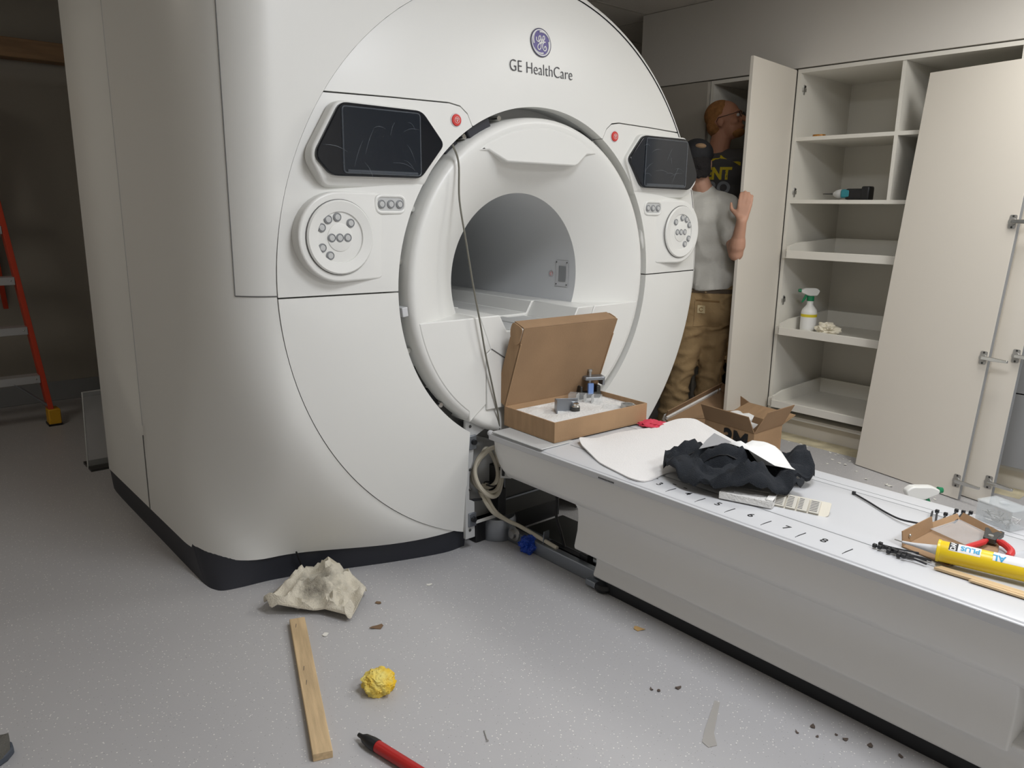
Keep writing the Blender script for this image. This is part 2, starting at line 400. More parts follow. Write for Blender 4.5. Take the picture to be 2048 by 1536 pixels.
# dark plinth
def plinth(sx, name):
    lo = [(.84,3.80), (.812,3.70), (.808,3.05), (.807,2.62), (.809,2.54), (.818,2.50), (.84,2.468), (.90,2.452), (.997,2.438), (1.11,2.405), (1.225,2.36), (1.42,2.285), (1.60,2.232), (1.70,2.232)]
    hi = [(.85,3.84), (.818,3.78), (.816,3.05), (.816,2.72)] + [(XC+u, Fy(u, .09, 9)+.008) for u in (-1.192, -1.18, -1.15, -1.1, -1.04, -.93, -.79, -.59, -.41, -.31)]
    lo = [tuple(p)[:2] for p in bez([q+(0,) for q in lo], 5)]; hi = [tuple(p)[:2] for p in bez([q+(0,) for q in hi], 5)]
    m = MB()
    lo3 = [(p[0], p[1], 0) for p in lo]; hi3 = [(p[0], p[1], .105) for p in hi]
    if sx > 0:
        lo3 = [(2*XC-p[0]-.14*sstep((1.2-p[0])/.3), p[1], p[2]) for p in lo3]; hi3 = [(2*XC-p[0]-.14*sstep((1.2-p[0])/.3), p[1], p[2]) for p in hi3]
    P = [lo3, [tuple((Vector(a)*.45+Vector(b)*.55)+Vector((-.012*0,0,0))) for a, b in zip(lo3, hi3)], hi3]
    q = len(lo3)
    inner = [[(1.75 if sx < 0 else 2.27, y, z) for y, z in ((3.8, 0), (2.3, 0))]]
    m.add([p for r in P for p in r], [(j*q+i, j*q+i+1, (j+1)*q+i+1, (j+1)*q+i) for j in range(2) for i in range(q-1)])
    m.add([hi3[0], hi3[-1], (hi3[-1][0], 3.84, .105)], [(0,1,2)])
    gp(m, 'plinth', M['dark'], smooth=50)
plinth(-1, 'l'); plinth(1, 'r')
gp(MB().tube([(1.105,2.400,.001), (1.09,2.392,.06), (1.075,2.387,.104)], .0035, 6), 'plinth_seam', M['black'])
# inside of the gap around the flare
Yax = Matrix(((1,0,0,XC),(0,0,1,0),(0,1,0,ZI),(0,0,0,1)))       # lathe (r,h): h along +Y
gp(MB().lathe([(.632,2.214), (.637,2.30)], Yax, 96), 'opening_wall', M['grey'])
gp(MB().lathe([(.66,2.285), (.56,2.285)], Yax, 96), 'backing_ring', M['grey'])
def ringseg(d0, d1, r0, r1, y0, y1, n=8):
    m = MB(); P = arcpts(ZI, r1, math.radians(d0), math.radians(d1), n) + arcpts(ZI, r0, math.radians(d1), math.radians(d0), n)
    return m.prism([(XC+p[0], p[1]) for p in P], 'y', y0, y1)
for d0, d1, mt in ((125,131,'dark'), (140,149,'dark'), (150.5,158,'gloss'), (163,169,'darksteel'), (171,178,'black'), (183,187,'darksteel'), (207,216,'darksteel'), (217,224,'black'), (226,232,'darksteel'), (60,66,'darksteel'), (20,24,'black'), (6,12,'black'), (341,347,'darksteel')):
    gp(ringseg(d0, d1, .588, .629, 2.225, 2.284), 'ring_bracket', M[mt], bev=.003)
gp(ringseg(112, 122, .592, .628, 2.19, 2.27), 'ring_bracket', M['dark'], bev=.004)
for d in (107, 119, 123, 154, 171, 60, 58, 20, 200, 224):
    a = math.radians(d); p = (XC+.61*math.cos(a), 0, ZI+.61*math.sin(a))
    gp(MB().lathe([(0,2.20), (.009,2.20), (.010,2.208), (.010,2.285)], Matrix(((1,0,0,p[0]),(0,0,1,0),(0,1,0,p[2]),(0,0,0,1))), 12), 'ring_bolt', M['chrome'])
gp(ringseg(185, 188, .60, .622, 2.165, 2.24), 'clip', M['white2'], bev=.002)
# flare
ZBORE = 1.028
def flarep(t): # t 0 at lip .. 1 at bore
    r = .574 - (.574-.325)*t; y = 2.152 + .139*(t**1.55); return r, y
prof = [(.600,2.285), (.598,2.20), (.595,2.172), (.590,2.160), (.582,2.154)] + [flarep(i/16) for i in range(17)]
fl = MB(); nA = 120; vs = []
for i in range(nA):
    t = 2*math.pi*i/nA
    for j, (r, y) in enumerate(prof):
        w = 0 if j < 5 else (j-5)/16
        vs.append((XC+r*math.cos(t), y, ZI + (ZBORE-ZI)*w + r*math.sin(t)))
k = len(prof); fl.add(vs, [(i*k+q, ((i+1) % nA)*k+q, ((i+1) % nA)*k+q+1, i*k+q+1) for i in range(nA) for q in range(k-1)])
gp(fl, 'bore_flare', M['white'], smooth=60)
Yb = Matrix(((1,0,0,XC),(0,0,1,0),(0,1,0,ZBORE),(0,0,0,1)))
gp(MB().lathe([(.3255,2.2905), (.325,2.30), (.325,3.80), (.36,3.86)], Yb, 96), 'bore_tube', M['bore'], smooth=60)
# visor over the bore
vz = [(-.31,1.485), (-.262,1.49), (-.195,1.462), (-.178,1.455), (.160,1.455), (.178,1.462), (.225,1.50), (.29,1.495)]
a0 = math.atan2(1.495-ZI, .29); a1 = math.pi - math.atan2(1.485-ZI, .31)
vpoly = vz[:-1] + arcpts(ZI, .560, a0+.02, a1-.02, 24)
gp(sheet(dedupe(vpoly), lambda u, z: (XC+u, 2.153 - .004*math.cos(u*4), z), .125, .05, (0,1,.0)), 'visor', M['white'], bev=.006, smooth=40)
# lower lip blocks with shelf, dock cradle and deck
aS = math.pi - math.asin((.912-ZI)/.572)
left = [(-.30,.912)] + arcpts(ZI, .572, aS, math.pi+math.acos(.357/.6)-.02, 16) + [(-.345,.527), (-.268,.585), (-.270,.775), (-.247,.79)]
for f in (lambda P: P, mir):
    gp(MB().prism([(XC+a, b) for a, b in f(left)], 'y', 2.15, 2.42), 'lip_block', M['white'], bev=.004)
cr = [(-.297,.912), (-.205,.912), (-.170,.850), (.170,.850), (.205,.912), (.297,.912), (.244,.788), (.266,.773), (.264,.560), (-.264,.560), (-.266,.773), (-.244,.788)]
gp(MB().prism([(XC+a, b) for a, b in cr], 'y', 2.152, 2.42), 'dock_cradle', M['white'], bev=.004)
for s in (-1, 1): gp(MB().tube([(XC+s*.244,2.151,.79), (XC+s*.155,2.151,.735), (XC+s*.10,2.151,.722)], .0022, 6), 'cover_seam', M['groove'])
dk = [(-.30,.90), (-.30,.912), (-.195,.912), (-.165,.862), (.165,.862), (.195,.912), (.30,.912), (.30,.90), (.17,.82), (-.17,.82)]
gp(MB().prism([(XC+a, b) for a, b in dk], 'y', 2.42, 3.80), 'bore_deck', M['white'], bev=.003)
gp(MB().box(XC-.15, XC+.15, 2.16, 3.7, .849, .8525).box(XC-.035, XC+.035, 2.2, 3.6, .85, .858), 'deck_rail', M['grey'], bev=.001)
# bore wall plate
pl = []
for a in (1.081, .971): pl.append(a)
def bw(z, off=0): return XC + math.sqrt((.325-off)**2 - (z-ZBORE)**2)
gp(MB().grid(lambda a, b: (bw(.971+.11*a, .003), 2.33+.077*b, .971+.11*a), 6, 2), 'intercom_plate', M['white2'])
gp(MB().grid(lambda a, b: (bw(.992+.065*a, .005), 2.345+.042*b, .992+.065*a), 4, 2), 'intercom_window', M['midgrey'])
for z in (.979, 1.073):
    for y in (2.337, 2.400): gp(MB().ell((bw(z, .004), y, z), (.003,.003,.003), n=8, m=6), 'screw', M['darksteel'])
gp(MB().lathe([(0,.004), (.007,.004), (.008,0)], basis((0,1,0), (0,0,1), (bw(1.02, .002), 2.438, 1.02)) , 16), 'bore_button', M['red'])
gp(MB().lathe([(.010,.003), (.014,.003), (.014,0)], basis((0,1,0), (0,0,1), (bw(1.02, .002), 2.438, 1.02)), 16), 'button_ring', M['midgrey'])
# ---------------------------------------------------------------- control pods, screens, buttons, logo
def fy(u, z): return yd(u, z)
def front(u, z, y): return basis((1,0,0), (0,0,1), (XC+u, y, z))      # local z points to -Y (towards the viewer)
def pods(s):
    f = lambda P: [(XC+s*a, b) for a, b in P]
    hexo = rpoly([(-.842,1.602), (-.541,1.600), (-.449,1.496), (-.535,1.350), (-.885,1.350), (-.930,1.425), (-.927,1.46)], .025)
    hexi = rpoly([(-.835,1.596), (-.545,1.594), (-.458,1.497), (-.552,1.386), (-.872,1.384), (-.918,1.432), (-.918,1.456)], .022)
    gp(sheet(f(hexo), lambda x, z: (x, 2.178 - .026*sstep((z-1.345)/.045), z), .05, .04, (0,1,0)), 'screen_housing', M['white'], bev=.008, smooth=50, seg=3)
    b = gp(MB().prism(f(hexi), 'y', 2.139, 2.175), 'screen_bezel', M['gloss'], bev=.004)
    disp = rpoly([(-.833,1.584), (-.558,1.584), (-.556,1.394), (-.833,1.394)], .012)
    d = gp(MB().prism(f(disp), 'y', 2.1365, 2.141), 'display', mat('display_glass', (22,29,38), .10), b)
    rnd = random.Random(3+s)
    fm = MB().tube([(p[0], 2.136, p[1]) for p in f(disp)], .0022, 6, closed=True)
    for q in range(11):
        x0 = -.82+.25*rnd.random(); z0 = 1.41+.15*rnd.random(); an = rnd.choice((0.1, .2, -.6, -1.0, 1.2, 2.9)); L = .03+.06*rnd.random()
        fm.tube([(XC+s*(x0+L*i/6*math.cos(an)), 2.1362, z0+L*i/6*math.sin(an)+.006*math.sin(i*.6)) for i in range(7)], [.0003,.0006,.0010,.0012,.0010,.0006,.0003], 5)
    fm.tube([(XC+s*-.82, 2.1362, 1.3995), (XC+s*-.57, 2.1362, 1.3995)], .0045, 8)
    gp(fm, 'protective_film', M['wrinkle'], b)
    # dial pod
    cx, cz = -.844, 1.202
    pod = arcpts(cz, .137, math.pi*.5, math.pi*1.5, 20); pod = [(a+cx, b) for a, b in pod] + [(-.70,1.068), (-.635,1.10), (-.605,1.17), (-.60,1.25), (-.612,1.318), (-.66,1.339)]
    gp(sheet(f(pod), lambda x, z: (x, 2.176-.020*(1-sstep((abs(x-XC)*-1+.78)/.16)), z), .05, .04, (0,1,0)), 'dial_housing', M['white'], bev=.007, smooth=50, seg=3)
    A = front(s*cx, cz, 2.156)
    ring = gp(MB().lathe([(.1125,-.004), (.1125,.006), (.108,.010), (.078,.0045), (.076,-.001), (.0,-.001)], A, 48), 'dial_ring', M['white'])
    gp(MB().lathe([(.042,-.001), (.042,.0018), (.040,.0025), (0,.0025)], A, 32), 'dial_center', M['white'], ring)
    gp(MB().lathe([(.1145,.0005), (.1145,.0025), (.1125,.0025)], A, 48), 'dial_groove', M['groove'], ring)
    but = None
    for (a, b) in ((-.039,.054), (-.008,.061), (.037,.043), (-.061,.03), (-.029,-.001), (-.002,-.001), (.025,-.001), (-.061,-.03), (-.036,-.054)):
        place_button((XC+s*(cx+a), 2.156+.001, cz+b))
    # three-button row in its tray
    tr = rpoly([(-.71,1.329), (-.602,1.329), (-.602,1.278), (-.71,1.278)], .024, 6)
    y0 = fy(.655, 1.3)
    gp(MB().tube([(x, y0-.001, z) for x, z in f(tr)], .0055, 8, closed=True), 'button_tray', M['white'])
    gp(MB().prism(f([(a*.985-.01, (b-1.3035)*.85+1.3035) for a, b in tr]), 'y', y0-.002, y0+.004), 'button_tray_floor', M['grey'])
    for a in (-.689, -.655, -.622): place_button((XC+s*a, y0-.001, 1.3035))
    # emergency button
    e = gp(MB().lathe([(.0195,-.002), (.0195,.003), (.0175,.006), (0,.0072)], front(s*.393, 1.58, fy(.393,1.58)), 28), 'emergency_button', M['red'])
    w = MB().lathe([(.0095,.0072), (.0105,.0072), (.0105,.0078), (.0095,.0078), (.0095,.0072)], front(s*.393, 1.58, fy(.393,1.58)), 24)
    F = front(s*.393, 1.58, fy(.393,1.58)-.0074)
    for P in ([(-.006,.004,0), (0,-.006,0), (.006,.004,0)], [(0,-.005,0), (0,.005,0)], [(-.006,.004,0), (0,.006,0), (.006,.004,0)]): w.tube([F @ Vector(p) for p in P], .0007, 5)
    gp(w, 'button_symbol', M['paper'], e)
    gp(MB().lathe([(.0195,0), (.0225,0), (.0225,.0012), (.0195,.002)], front(s*.393, 1.58, fy(.393,1.58)), 28), 'button_collar', M['white2'], e)
bproto = []
def place_button(p):
    if not bproto:
        Z = Matrix(((1,0,0,0),(0,0,-1,0),(0,1,0,0),(0,0,0,1)))
        a = part(MB().lathe([(.0135,0), (.0135,.004), (.0115,.0055), (.0105,.004), (.0,.0045)], Z, 20), 'round_button', M['midgrey'], G)
        b = part(MB().lathe([(.009,.0042), (.0085,.0062), (0,.0068)], Z, 20), 'button_face', M['grey'], a); bproto.extend((a, b))
    else:
        a = again(bproto[0], G); again(bproto[1], a)
    a.location = Vector(p) - G.location
pods(-1); pods(1)
# logo on the arch
LZ = 1.875; ly = fy(0, LZ)
def ftilt(z, off=.0008): return basis((1,0,0), (0, (fy(0,z+.02)-fy(0,z-.02))/.04, 1), (XC-.006, fy(0,z)-off, z))
L = ftilt(LZ, .0018) @ Matrix.Scale(.92, 4)
lg = gp(MB().lathe([(.0515,-.002), (.0515,.0015), (0,.0018)], L, 48), 'round_logo', M['purple'])
gp(MB().lathe([(.0515,.0), (.054,.0), (.054,.0012), (.0515,.0018)], L, 48), 'logo_outline', M['ink'], lg)
lw = MB().lathe([(.0455,.0018), (.0495,.0018), (.0495,.0024), (.0455,.0024), (.0455,.0018)], L, 48)
def LT(P, r): lw.tube([L @ Vector((a, b, .0024)) for a, b in P], r, 6)
for q in range(4):                                     # four swirls along the rim
    a0 = math.radians(100 - 90*q); pts = []
    for i in range(13):
        t = i/12; a = a0 - math.radians(78)*t; rr = .0395 + .0075*t
        pts.append((rr*math.cos(a), rr*math.sin(a)))
    LT(pts, [.0034-.0024*i/12 for i in range(13)])
Lg = bez([(-.025,.018,0), (-.024,.006,0), (-.014,.002,0), (-.002,.014,0), (-.004,.024,0), (-.011,.020,0), (-.013,.006,0), (-.006,-.002,0), (.004,.008,0), (.003,.012,0), (-.002,-.003,0), (-.004,-.020,0), (-.014,-.028,0), (-.021,-.020,0), (-.014,-.008,0), (.004,.0,0), (.012,.008,0), (.019,.018,0), (.016,.026,0), (.010,.022,0), (.010,.010,0), (.016,.004,0), (.022,.004,0), (.014,.002,0), (.006,-.008,0), (.007,-.022,0), (.016,-.029,0), (.025,-.022,0), (.022,-.012,0), (.016,-.015,0), (.017,-.020,0)], 6)
LT([(p.x, p.y) for p in Lg], .0021)
gp(lw, 'logo_monogram', M['paper'], lg)
for body, u in (('GE', -.124), ('HealthCare', .040)):
    text(body, 'brand_lettering', M['ink'], G, Matrix.Translation(-G.location) @ Matrix.Translation((u, 0, 0)) @ ftilt(1.781, .0016), .0565, .0008, sx=.86, bold=-.0010, space=1.03)
# ---------------------------------------------------------------- patient table
T = thing('patient_table', 'long white patient table with numbered edge standing before the scanner bore', 'table', (2.015, 1.1, 0))
def tp(mb, name, m, parent=T, **k): return part(mb, name, m, parent, world=True, **k)
TX = 2.015; Y0, Y1 = .06, 2.115
top = [(-.282,.470), (-.284,.479), (-.279,.4845), (-.262,.488), (-.215,.488), (.215,.488), (.262,.488), (.279,.4845), (.284,.479), (.282,.470), (.276,.462), (-.276,.462)]
tp(MB().prism([(TX+a, b) for a, b in top], 'y', Y0, Y1), 'table_top', M['white2'], bev=.002)
for s in (-1, 1):
    rl = [(.278,.482), (.288,.480), (.286,.458), (.268,.456), (.268,.47)]
    tp(MB().prism([(TX+s*a, b) for a, b in rl], 'y', Y0-.005, Y1+.005), 'side_rail', M['white2'], bev=.002)
    tp(MB().cap((TX+s*.272, Y1-.012, .474), (TX+s*.272, Y1+.012, .478), .013, .012), 'rail_end', M['white2'])
# cradle
cr = [(-.158,.4875), (-.152,.4905), (-.10,.4895), (0,.489), (.10,.4895), (.165,.4905), (.172,.4875)]
tp(MB().prism([(TX+a, b) for a, b in cr], 'y', Y0+.01, Y1-.01), 'cradle', M['white2'], smooth=60)
tp(MB().box(TX-.1655, TX-.1615, Y0, Y1-.3, .4882, .4886).box(TX+.1745, TX+.177, Y0, Y1, .4882, .4886).box(TX+.205, TX+.2065, Y0, Y1, .4882, .4886), 'groove_line', M['midgrey'], smooth=0)
tp(MB().box(TX-.288, TX-.13, 1.83, 2.10, .4885, .494), 'rail_cover', M['grey'], bev=.003)
# scale ticks and numbers along the near edge
tk = MB()
for y in (1.427, 1.315, 1.211, 1.112, 1.0, .901, .777): tk.tube([(TX-.2655,y+.002,.4872), (TX-.25,y+.0005,.4886), (TX-.222,y-.003,.4887)], .0011, 5)
for y in (1.40, 1.33, 1.29): tk.box(TX-.2, TX-.196, y, y+.012, .4882, .4888)
tp(tk, 'scale_marks', M['blackink'], smooth=0)
for ch, y in (('3', 1.368), ('4', 1.263), ('5', 1.160), ('6', 1.055), ('7', .949), ('8', .845)):
    text(ch, 'scale_number', M['blackink'], T, Matrix.Translation(-T.location) @ basis((0,-1,0), (1,0,0), (TX-.229, y, .4885)), .034, .0003, bold=.0003)
mk = MB()
for i in range(13): mk.box(TX-.2882, TX-.2872, 1.50+i*.0052, 1.5025+i*.0052, .464, .469)
tp(mk, 'print_marks', M['blackink'], smooth=0)
# apron and base
def apron(s):
    prof = [(.268,.457), (.268,.40), (.262,.35), (.245,.322), (.225,.318), (.225,.457)]
    m = MB(); yy = [Y0+.0, 1.9, Y1-.06, Y1-.03, Y1-.005]; lift = [0, 0, 0, .018, .060]; k = len(prof)
    vs = []
    for y, l in zip(yy, lift):
        for a, b in prof: vs.append((TX+s*a, y, max(b, min(.318+l+(b-.318), .457)) if b < .44 else b))
    m.add(vs, [(i*k+q, (i+1)*k+q, (i+1)*k+(q+1) % k, i*k+(q+1) % k) for i in range(len(yy)-1) for q in range(k)])
    m.f.append(tuple(range(k))); m.f.append(tuple((len(yy)-1)*k+q for q in range(k)))
    tp(m, 'side_apron', M['apron'], smooth=50)
for s in (-1, 1): apron(s)
tp(MB().box(TX-.235, TX+.235, Y0+.01, Y1-.02, .40, .462), 'table_chassis', M['apron'], bev=.004)
def base(prof, y0, y1, name, m, rr=.03, bev=.004):
    P = [(TX-a, b) for a, b in prof] + [(TX+a, b) for a, b in prof[::-1]]
    tp(MB().prism(P, 'y', y0, y1), name, m, bev=bev, smooth=40, seg=3)
base([(.226,.33), (.222,.316), (.201,.284), (.198,.25), (.200,.205), (.213,.150), (.210,.138), (.19,.134)], .39, 1.735, 'base_panel', M['apron'], bev=.005)
base([(.188,.150), (.186,.138), (.174,.118), (.173,.095), (.186,.062), (.183,.051), (.17,.050)], .36, 1.665, 'kick_panel', M['apron'], bev=.006)
base([(.166,.06), (.166,.0), (.16,0)], .45, 1.62, 'floor_plinth', M['black'], bev=.003)
tp(MB().box(TX-.2, TX+.2, .10, .40, .33, .40).box(TX-.12, TX+.12, .2, .5, 0, .33), 'foot_pillar', M['apron'], bev=.006)
tp(MB().lathe([(0,0), (.032,0), (.036,.012), (.03,.024), (.0,.026)], Matrix.Translation((TX-.155, 1.635, .004)), 20), 'levelling_foot', M['black'])
tp(MB().box(TX-.185, TX-.16, 1.655, 1.70, .008, .03, ), 'foot_bracket', M['alu'], bev=.003)
# ---------------------------------------------------------------- dock hardware under the table end (one thing: the docking frame)
D = thing('docking_frame', 'dark metal docking frame with cables and floor rail between scanner and table', 'docking frame', (2.0, 2.1, 0))
def dp(mb, name, m, parent=D, **k): return part(mb, name, m, parent, world=True, **k)
for s in (-1, 1):
    P = [(-.338,.05), (-.338,.555), (-.30,.60), (-.268,.60), (-.23,.56), (-.20,.50), (-.295,.455), (-.303,.36), (-.320,.32), (-.320,.21), (-.295,.195), (-.292,.05)]
    dp(MB().prism([(XC+s*a, b) for a, b in P], 'y', 2.185, 2.20), 'bracket_plate', M['grey'], bev=.002)
    for zz in (.44, .13):
        dp(MB().box(XC+s*.327 if s < 0 else XC+.293, XC-.293 if s < 0 else XC+.327, 2.176, 2.186, zz-.03, zz+.025), 'latch_block', M['alu'], bev=.002)
        dp(MB().lathe([(0,.012), (.010,.012), (.0115,0)], front(s*.308, zz, 2.177), 14), 'latch_pin', M['black'])
    for zz in (.50, .33, .25, .085): dp(MB().ell((XC+s*.318, 2.184, zz), (.006,.004,.006), n=10, m=6), 'plate_screw', M['darksteel'])
dp(MB().box(XC-.27, XC+.27, 2.50, 2.56, .05, .60), 'rear_bulkhead', M['midgrey'])
dp(MB().box(XC-.275, XC-.12, 2.262, 2.27, .09, .52), 'light_backplate', M['grey'])
dp(MB().box(XC-.16, XC+.20, 2.20, 2.48, .085, .30), 'junction_box', M['darksteel'], bev=.004)
dp(MB().box(XC-.165, XC+.205, 2.192, 2.20, .16, .166).box(XC-.14, XC-.137, 2.192, 2.2, .10, .29), 'box_seam', M['alu'])
dp(MB().box(XC-.175, XC-.135, 2.185, 2.25, .10, .215), 'connector_block', M['black'], bev=.004)
dp(MB().prism([(XC-.165,.46), (XC-.10,.46), (XC-.115,.25), (XC-.17,.265)], 'y', 2.178, 2.184), 'cable_shield', M['apron'], bev=.001)
dp(MB().box(XC-.26, XC+.2, 2.22, 2.36, 0, .09), 'base_casting', M['black'], bev=.006)
dp(MB().lathe([(.075,0), (.076,.07), (.07,.088), (0,.09)], Matrix.Translation((1.872, 2.235, .001)), 32), 'round_pedestal', M['alu'], smooth=40)
dp(MB().box(1.865, 1.895, 1.62, 2.19, .0, .052).box(1.935, 1.955, 1.62, 2.19, 0, .038), 'floor_rail', M['alu'], bev=.004)
dp(MB().box(1.955, 2.20, 1.62, 2.19, 0, .012), 'floor_plate', M['darksteel'])
dp(MB().box(1.91, 1.935, 1.80, 1.98, .012, .05).box(1.90, 1.935, 1.76, 1.80, .012, .07), 'rail_motor', M['black'], bev=.004)
dp(MB().prism([(1.875,.05), (1.905,.05), (1.905,.10), (1.878,.10)], 'y', 1.965, 1.969), 'rail_tab', M['alu'])
dp(MB().lathe([(.0,0), (.028,0), (.03,.006), (.018,.008), (.016,.02), (0,.02)], basis((0,0,1), (0,1,0), (1.866, 2.12, .045)), 20), 'rail_roller', M['steel'])
for q in range(3):
    r = .080 + .010*q; c = (1.790+.004*q, 2.215, .305)
    dp(MB().tube([(c[0]+r*.72*math.cos(t), c[1]-.018*q+.02*math.sin(t*2+q), c[2]+r*math.sin(t)) for t in [2*math.pi*i/40 for i in range(40)]], .0085, 8, closed=True), 'cable_loop', mat('beige_cable', (205,198,180), .5) if q == 0 else bpy.data.materials['beige_cable'])
bc = bpy.data.materials['beige_cable']
for q in (0, 1): dp(MB().tube(bez([(1.79+.015*q,2.225,.235), (1.765+.018*q,2.215,.22), (1.76+.018*q,2.19,.20), (1.79+.012*q,2.165,.14), (1.845,2.15-.01*q,.098), (1.88,2.10-.01*q,.075), (1.885,1.9,.056)], 6), .008, 8), 'feed_cable', bc)
dp(MB().tube(bez([(1.98,2.10,.30), (1.97,2.0,.22), (1.955,1.98,.14), (1.95,1.95,.09), (1.925,1.90,.045)], 6), .006, 8), 'black_cord', M['black'])
dp(MB().tube(bez([(1.70,2.20,.20), (1.76,2.19,.195), (1.82,2.2,.19)], 4), .005, 8).box(1.80, 1.84, 2.19, 2.21, .18, .205), 'black_plug', M['black'])
dp(MB().tube([(1.815+.016*math.cos(t), 2.215+.03*math.sin(t), .235) for t in [2*math.pi*i/16 for i in range(16)]], .003, 6, closed=True), 'cable_tie', M['black'])
dp(MB().tube([(1.845,2.165,.42), (1.84,2.16,.36), (1.838,2.162,.28)], .006, 8), 'black_hose', M['black'])
# thin wire hanging over the flare
w = MB().tube(bez([(1.602,2.165,1.50), (1.600,2.13,1.44), (1.607,2.135,1.32), (1.632,2.13,1.18), (1.665,2.13,1.02), (1.69,2.125,.90), (1.72,2.13,.78), (1.765,2.14,.64), (1.80,2.15,.53), (1.815,2.16,.45)], 6), .0036, 6)
solo(MB().add([p - Vector((1.602,2.165,1.5)) for p in w.v], w.f), 'hanging_wire', mat('grey_wire', (112,110,100), .5), 'thin grey wire hanging down the left side of the scanner bore', 'wire', (1.602,2.165,1.5))
# ---------------------------------------------------------------- tall cabinets along the right wall
CX, CXB = 4.12, 4.72
def carcass(t, y0, y1, back=True):
    L = M['lam']
    part(MB().box(0, .60, 0, .02, .10, 2.056), 'side_panel', L, t); part(MB().box(0, .60, y1-y0-.02, y1-y0, .10, 2.056), 'side_panel', L, t)
    part(MB().box(0, .60, .02, y1-y0-.02, 2.036, 2.056), 'top_panel', L, t); part(MB().box(0.004, .58, .02, y1-y0-.02, .10, .12), 'bottom_panel', L, t)
    part(MB().box(.58, .60, .02, y1-y0-.02, .12, 2.036), 'back_panel', L, t)
    part(MB().box(.05, .068, 0, y1-y0, 0, .10), 'toe_kick', M['lamdoor'], t)
def hingeplate(t, x, y, z):
    p = part(MB().box(-.008, .008, -.004, 0, -.026, .026).box(-.02, .016, -.007, -.001, -.010, .010), 'hinge_plate', M['steel'], t, bev=.0015); p.location = (x, y, z)
    part(MB().lathe([(0,-.010), (.006,-.010), (.006,-.004)], Matrix(((1,0,0,0),(0,0,1,0),(0,1,0,.016),(0,0,0,1))), 10), 'screw_head', M['darksteel'], p)
A0, A1 = 1.28, 2.385
A = thing('storage_cabinet', 'tall white open cabinet with shelves, pull-out trays and no doors', 'cabinet', (CX, A0, 0))
carcass(A, A0, A1); a = A1-A0
part(MB().box(.006, .58, .02, a-.02, 1.68, 1.70), 'shelf', M['lam'], A); part(MB().box(.004, .58, .02, a-.02, 1.342, 1.362), 'shelf', M['lam'], A)
part(MB().box(.006, .58, .528, .546, 1.70, 2.036), 'divider', M['lam'], A); part(MB().box(.006, .58, .528, .546, 1.362, 1.68), 'divider', M['lam'], A)
for z, x in ((1.042, -.045), (.602, -.05), (.171, -.06)):
    p = part(MB().box(x, .50, .06, a-.065, z, z+.012).box(x-.004, x+.014, .05, a-.055, z-.004, z+.040), 'pull_out_tray', M['lam'], A, bev=.002)
    for y in (.05, a-.069): part(MB().prism([(x,z), (.50,z), (.50,z+.10), (x+.10,z+.082), (x,z+.062)], 'x', y, y+.014, Matrix(((0,1,0,0),(1,0,0,0),(0,0,1,0),(0,0,0,1)))), 'tray_side', M['lam'], p)
    part(MB().box(.486, .50, .064, a-.069, z+.012, z+.10), 'tray_back', M['lam'], p)
    part(MB().box(x+.02, .50, a-.045, a-.02, z-.006, z+.045), 'tray_runner', M['lam'], A, bev=.002); part(MB().box(x+.012, .48, a-.055, a-.045, z+.002, z+.034), 'runner_channel', M['darksteel'], A)
for x, z in ((.042,1.953), (.038,1.403), (.027,.791), (.033,.201)): hingeplate(A, x, a-.02, z)
B0, B1 = 2.411, 2.950
B = thing('storage_cabinet', 'tall white cabinet with its door swung open and the men working inside', 'cabinet', (CX, B0, 0))
carcass(B, B0, B1)
DM = Matrix.Translation((-.004,-.002,0)) @ Matrix.Rotation(math.radians(7.0), 4, 'Z')
dr = part(MB().box(-.534, -.002, -.019, -.000, .12, 2.054, DM), 'cabinet_door', M['lamdoor'], B, bev=.0015)
for z in (.25, 1.0, 1.85): part(MB().box(-.04, .03, -.001, .012, z-.012, z+.012).box(-.05, -.02, -.001, .004, z-.028, z+.028), 'door_hinge', M['steel'], dr, bev=.001)
C0, C1 = 2.958, 3.483
Cc = thing('storage_cabinet', 'tall greige cabinet with closed door at the far end behind the scanner', 'cabinet', (CX, C0, 0))
carcass(Cc, C0, C1)
dr = part(MB().box(-.02, -.001, .0, C1-C0, .12, 2.054), 'cabinet_door', mat('far_door', (182,176,165), .5), Cc, bev=.0015)
part(MB().box(-.028, -.02, .05, .062, .95, 1.15), 'door_handle', M['steel'], dr, bev=.002)
D0, D1 = .15, 1.272
Dd = thing('drawer_cabinet', 'grey fronted drawer cabinet at the right edge behind the leaning doors', 'cabinet', (CX, D0, 0))
carcass(Dd, D0, D1); d = D1-D0
for z0, z1 in ((.12,.474), (.48,.80), (.806,1.10), (1.106,2.052)):
    f = part(MB().box(-.02, -.001, .003, d-.003, z0, z1), 'drawer_front' if z1 < 1.2 else 'cabinet_door', M['lamgrey'], Dd, bev=.0015)
struct(MB().box(4.02, 4.165, 1.0, 2.42, 0, .0018), 'trim_3', mat('adhesive_residue', (208,198,168), .7, var=.2, scale=12), label=None)
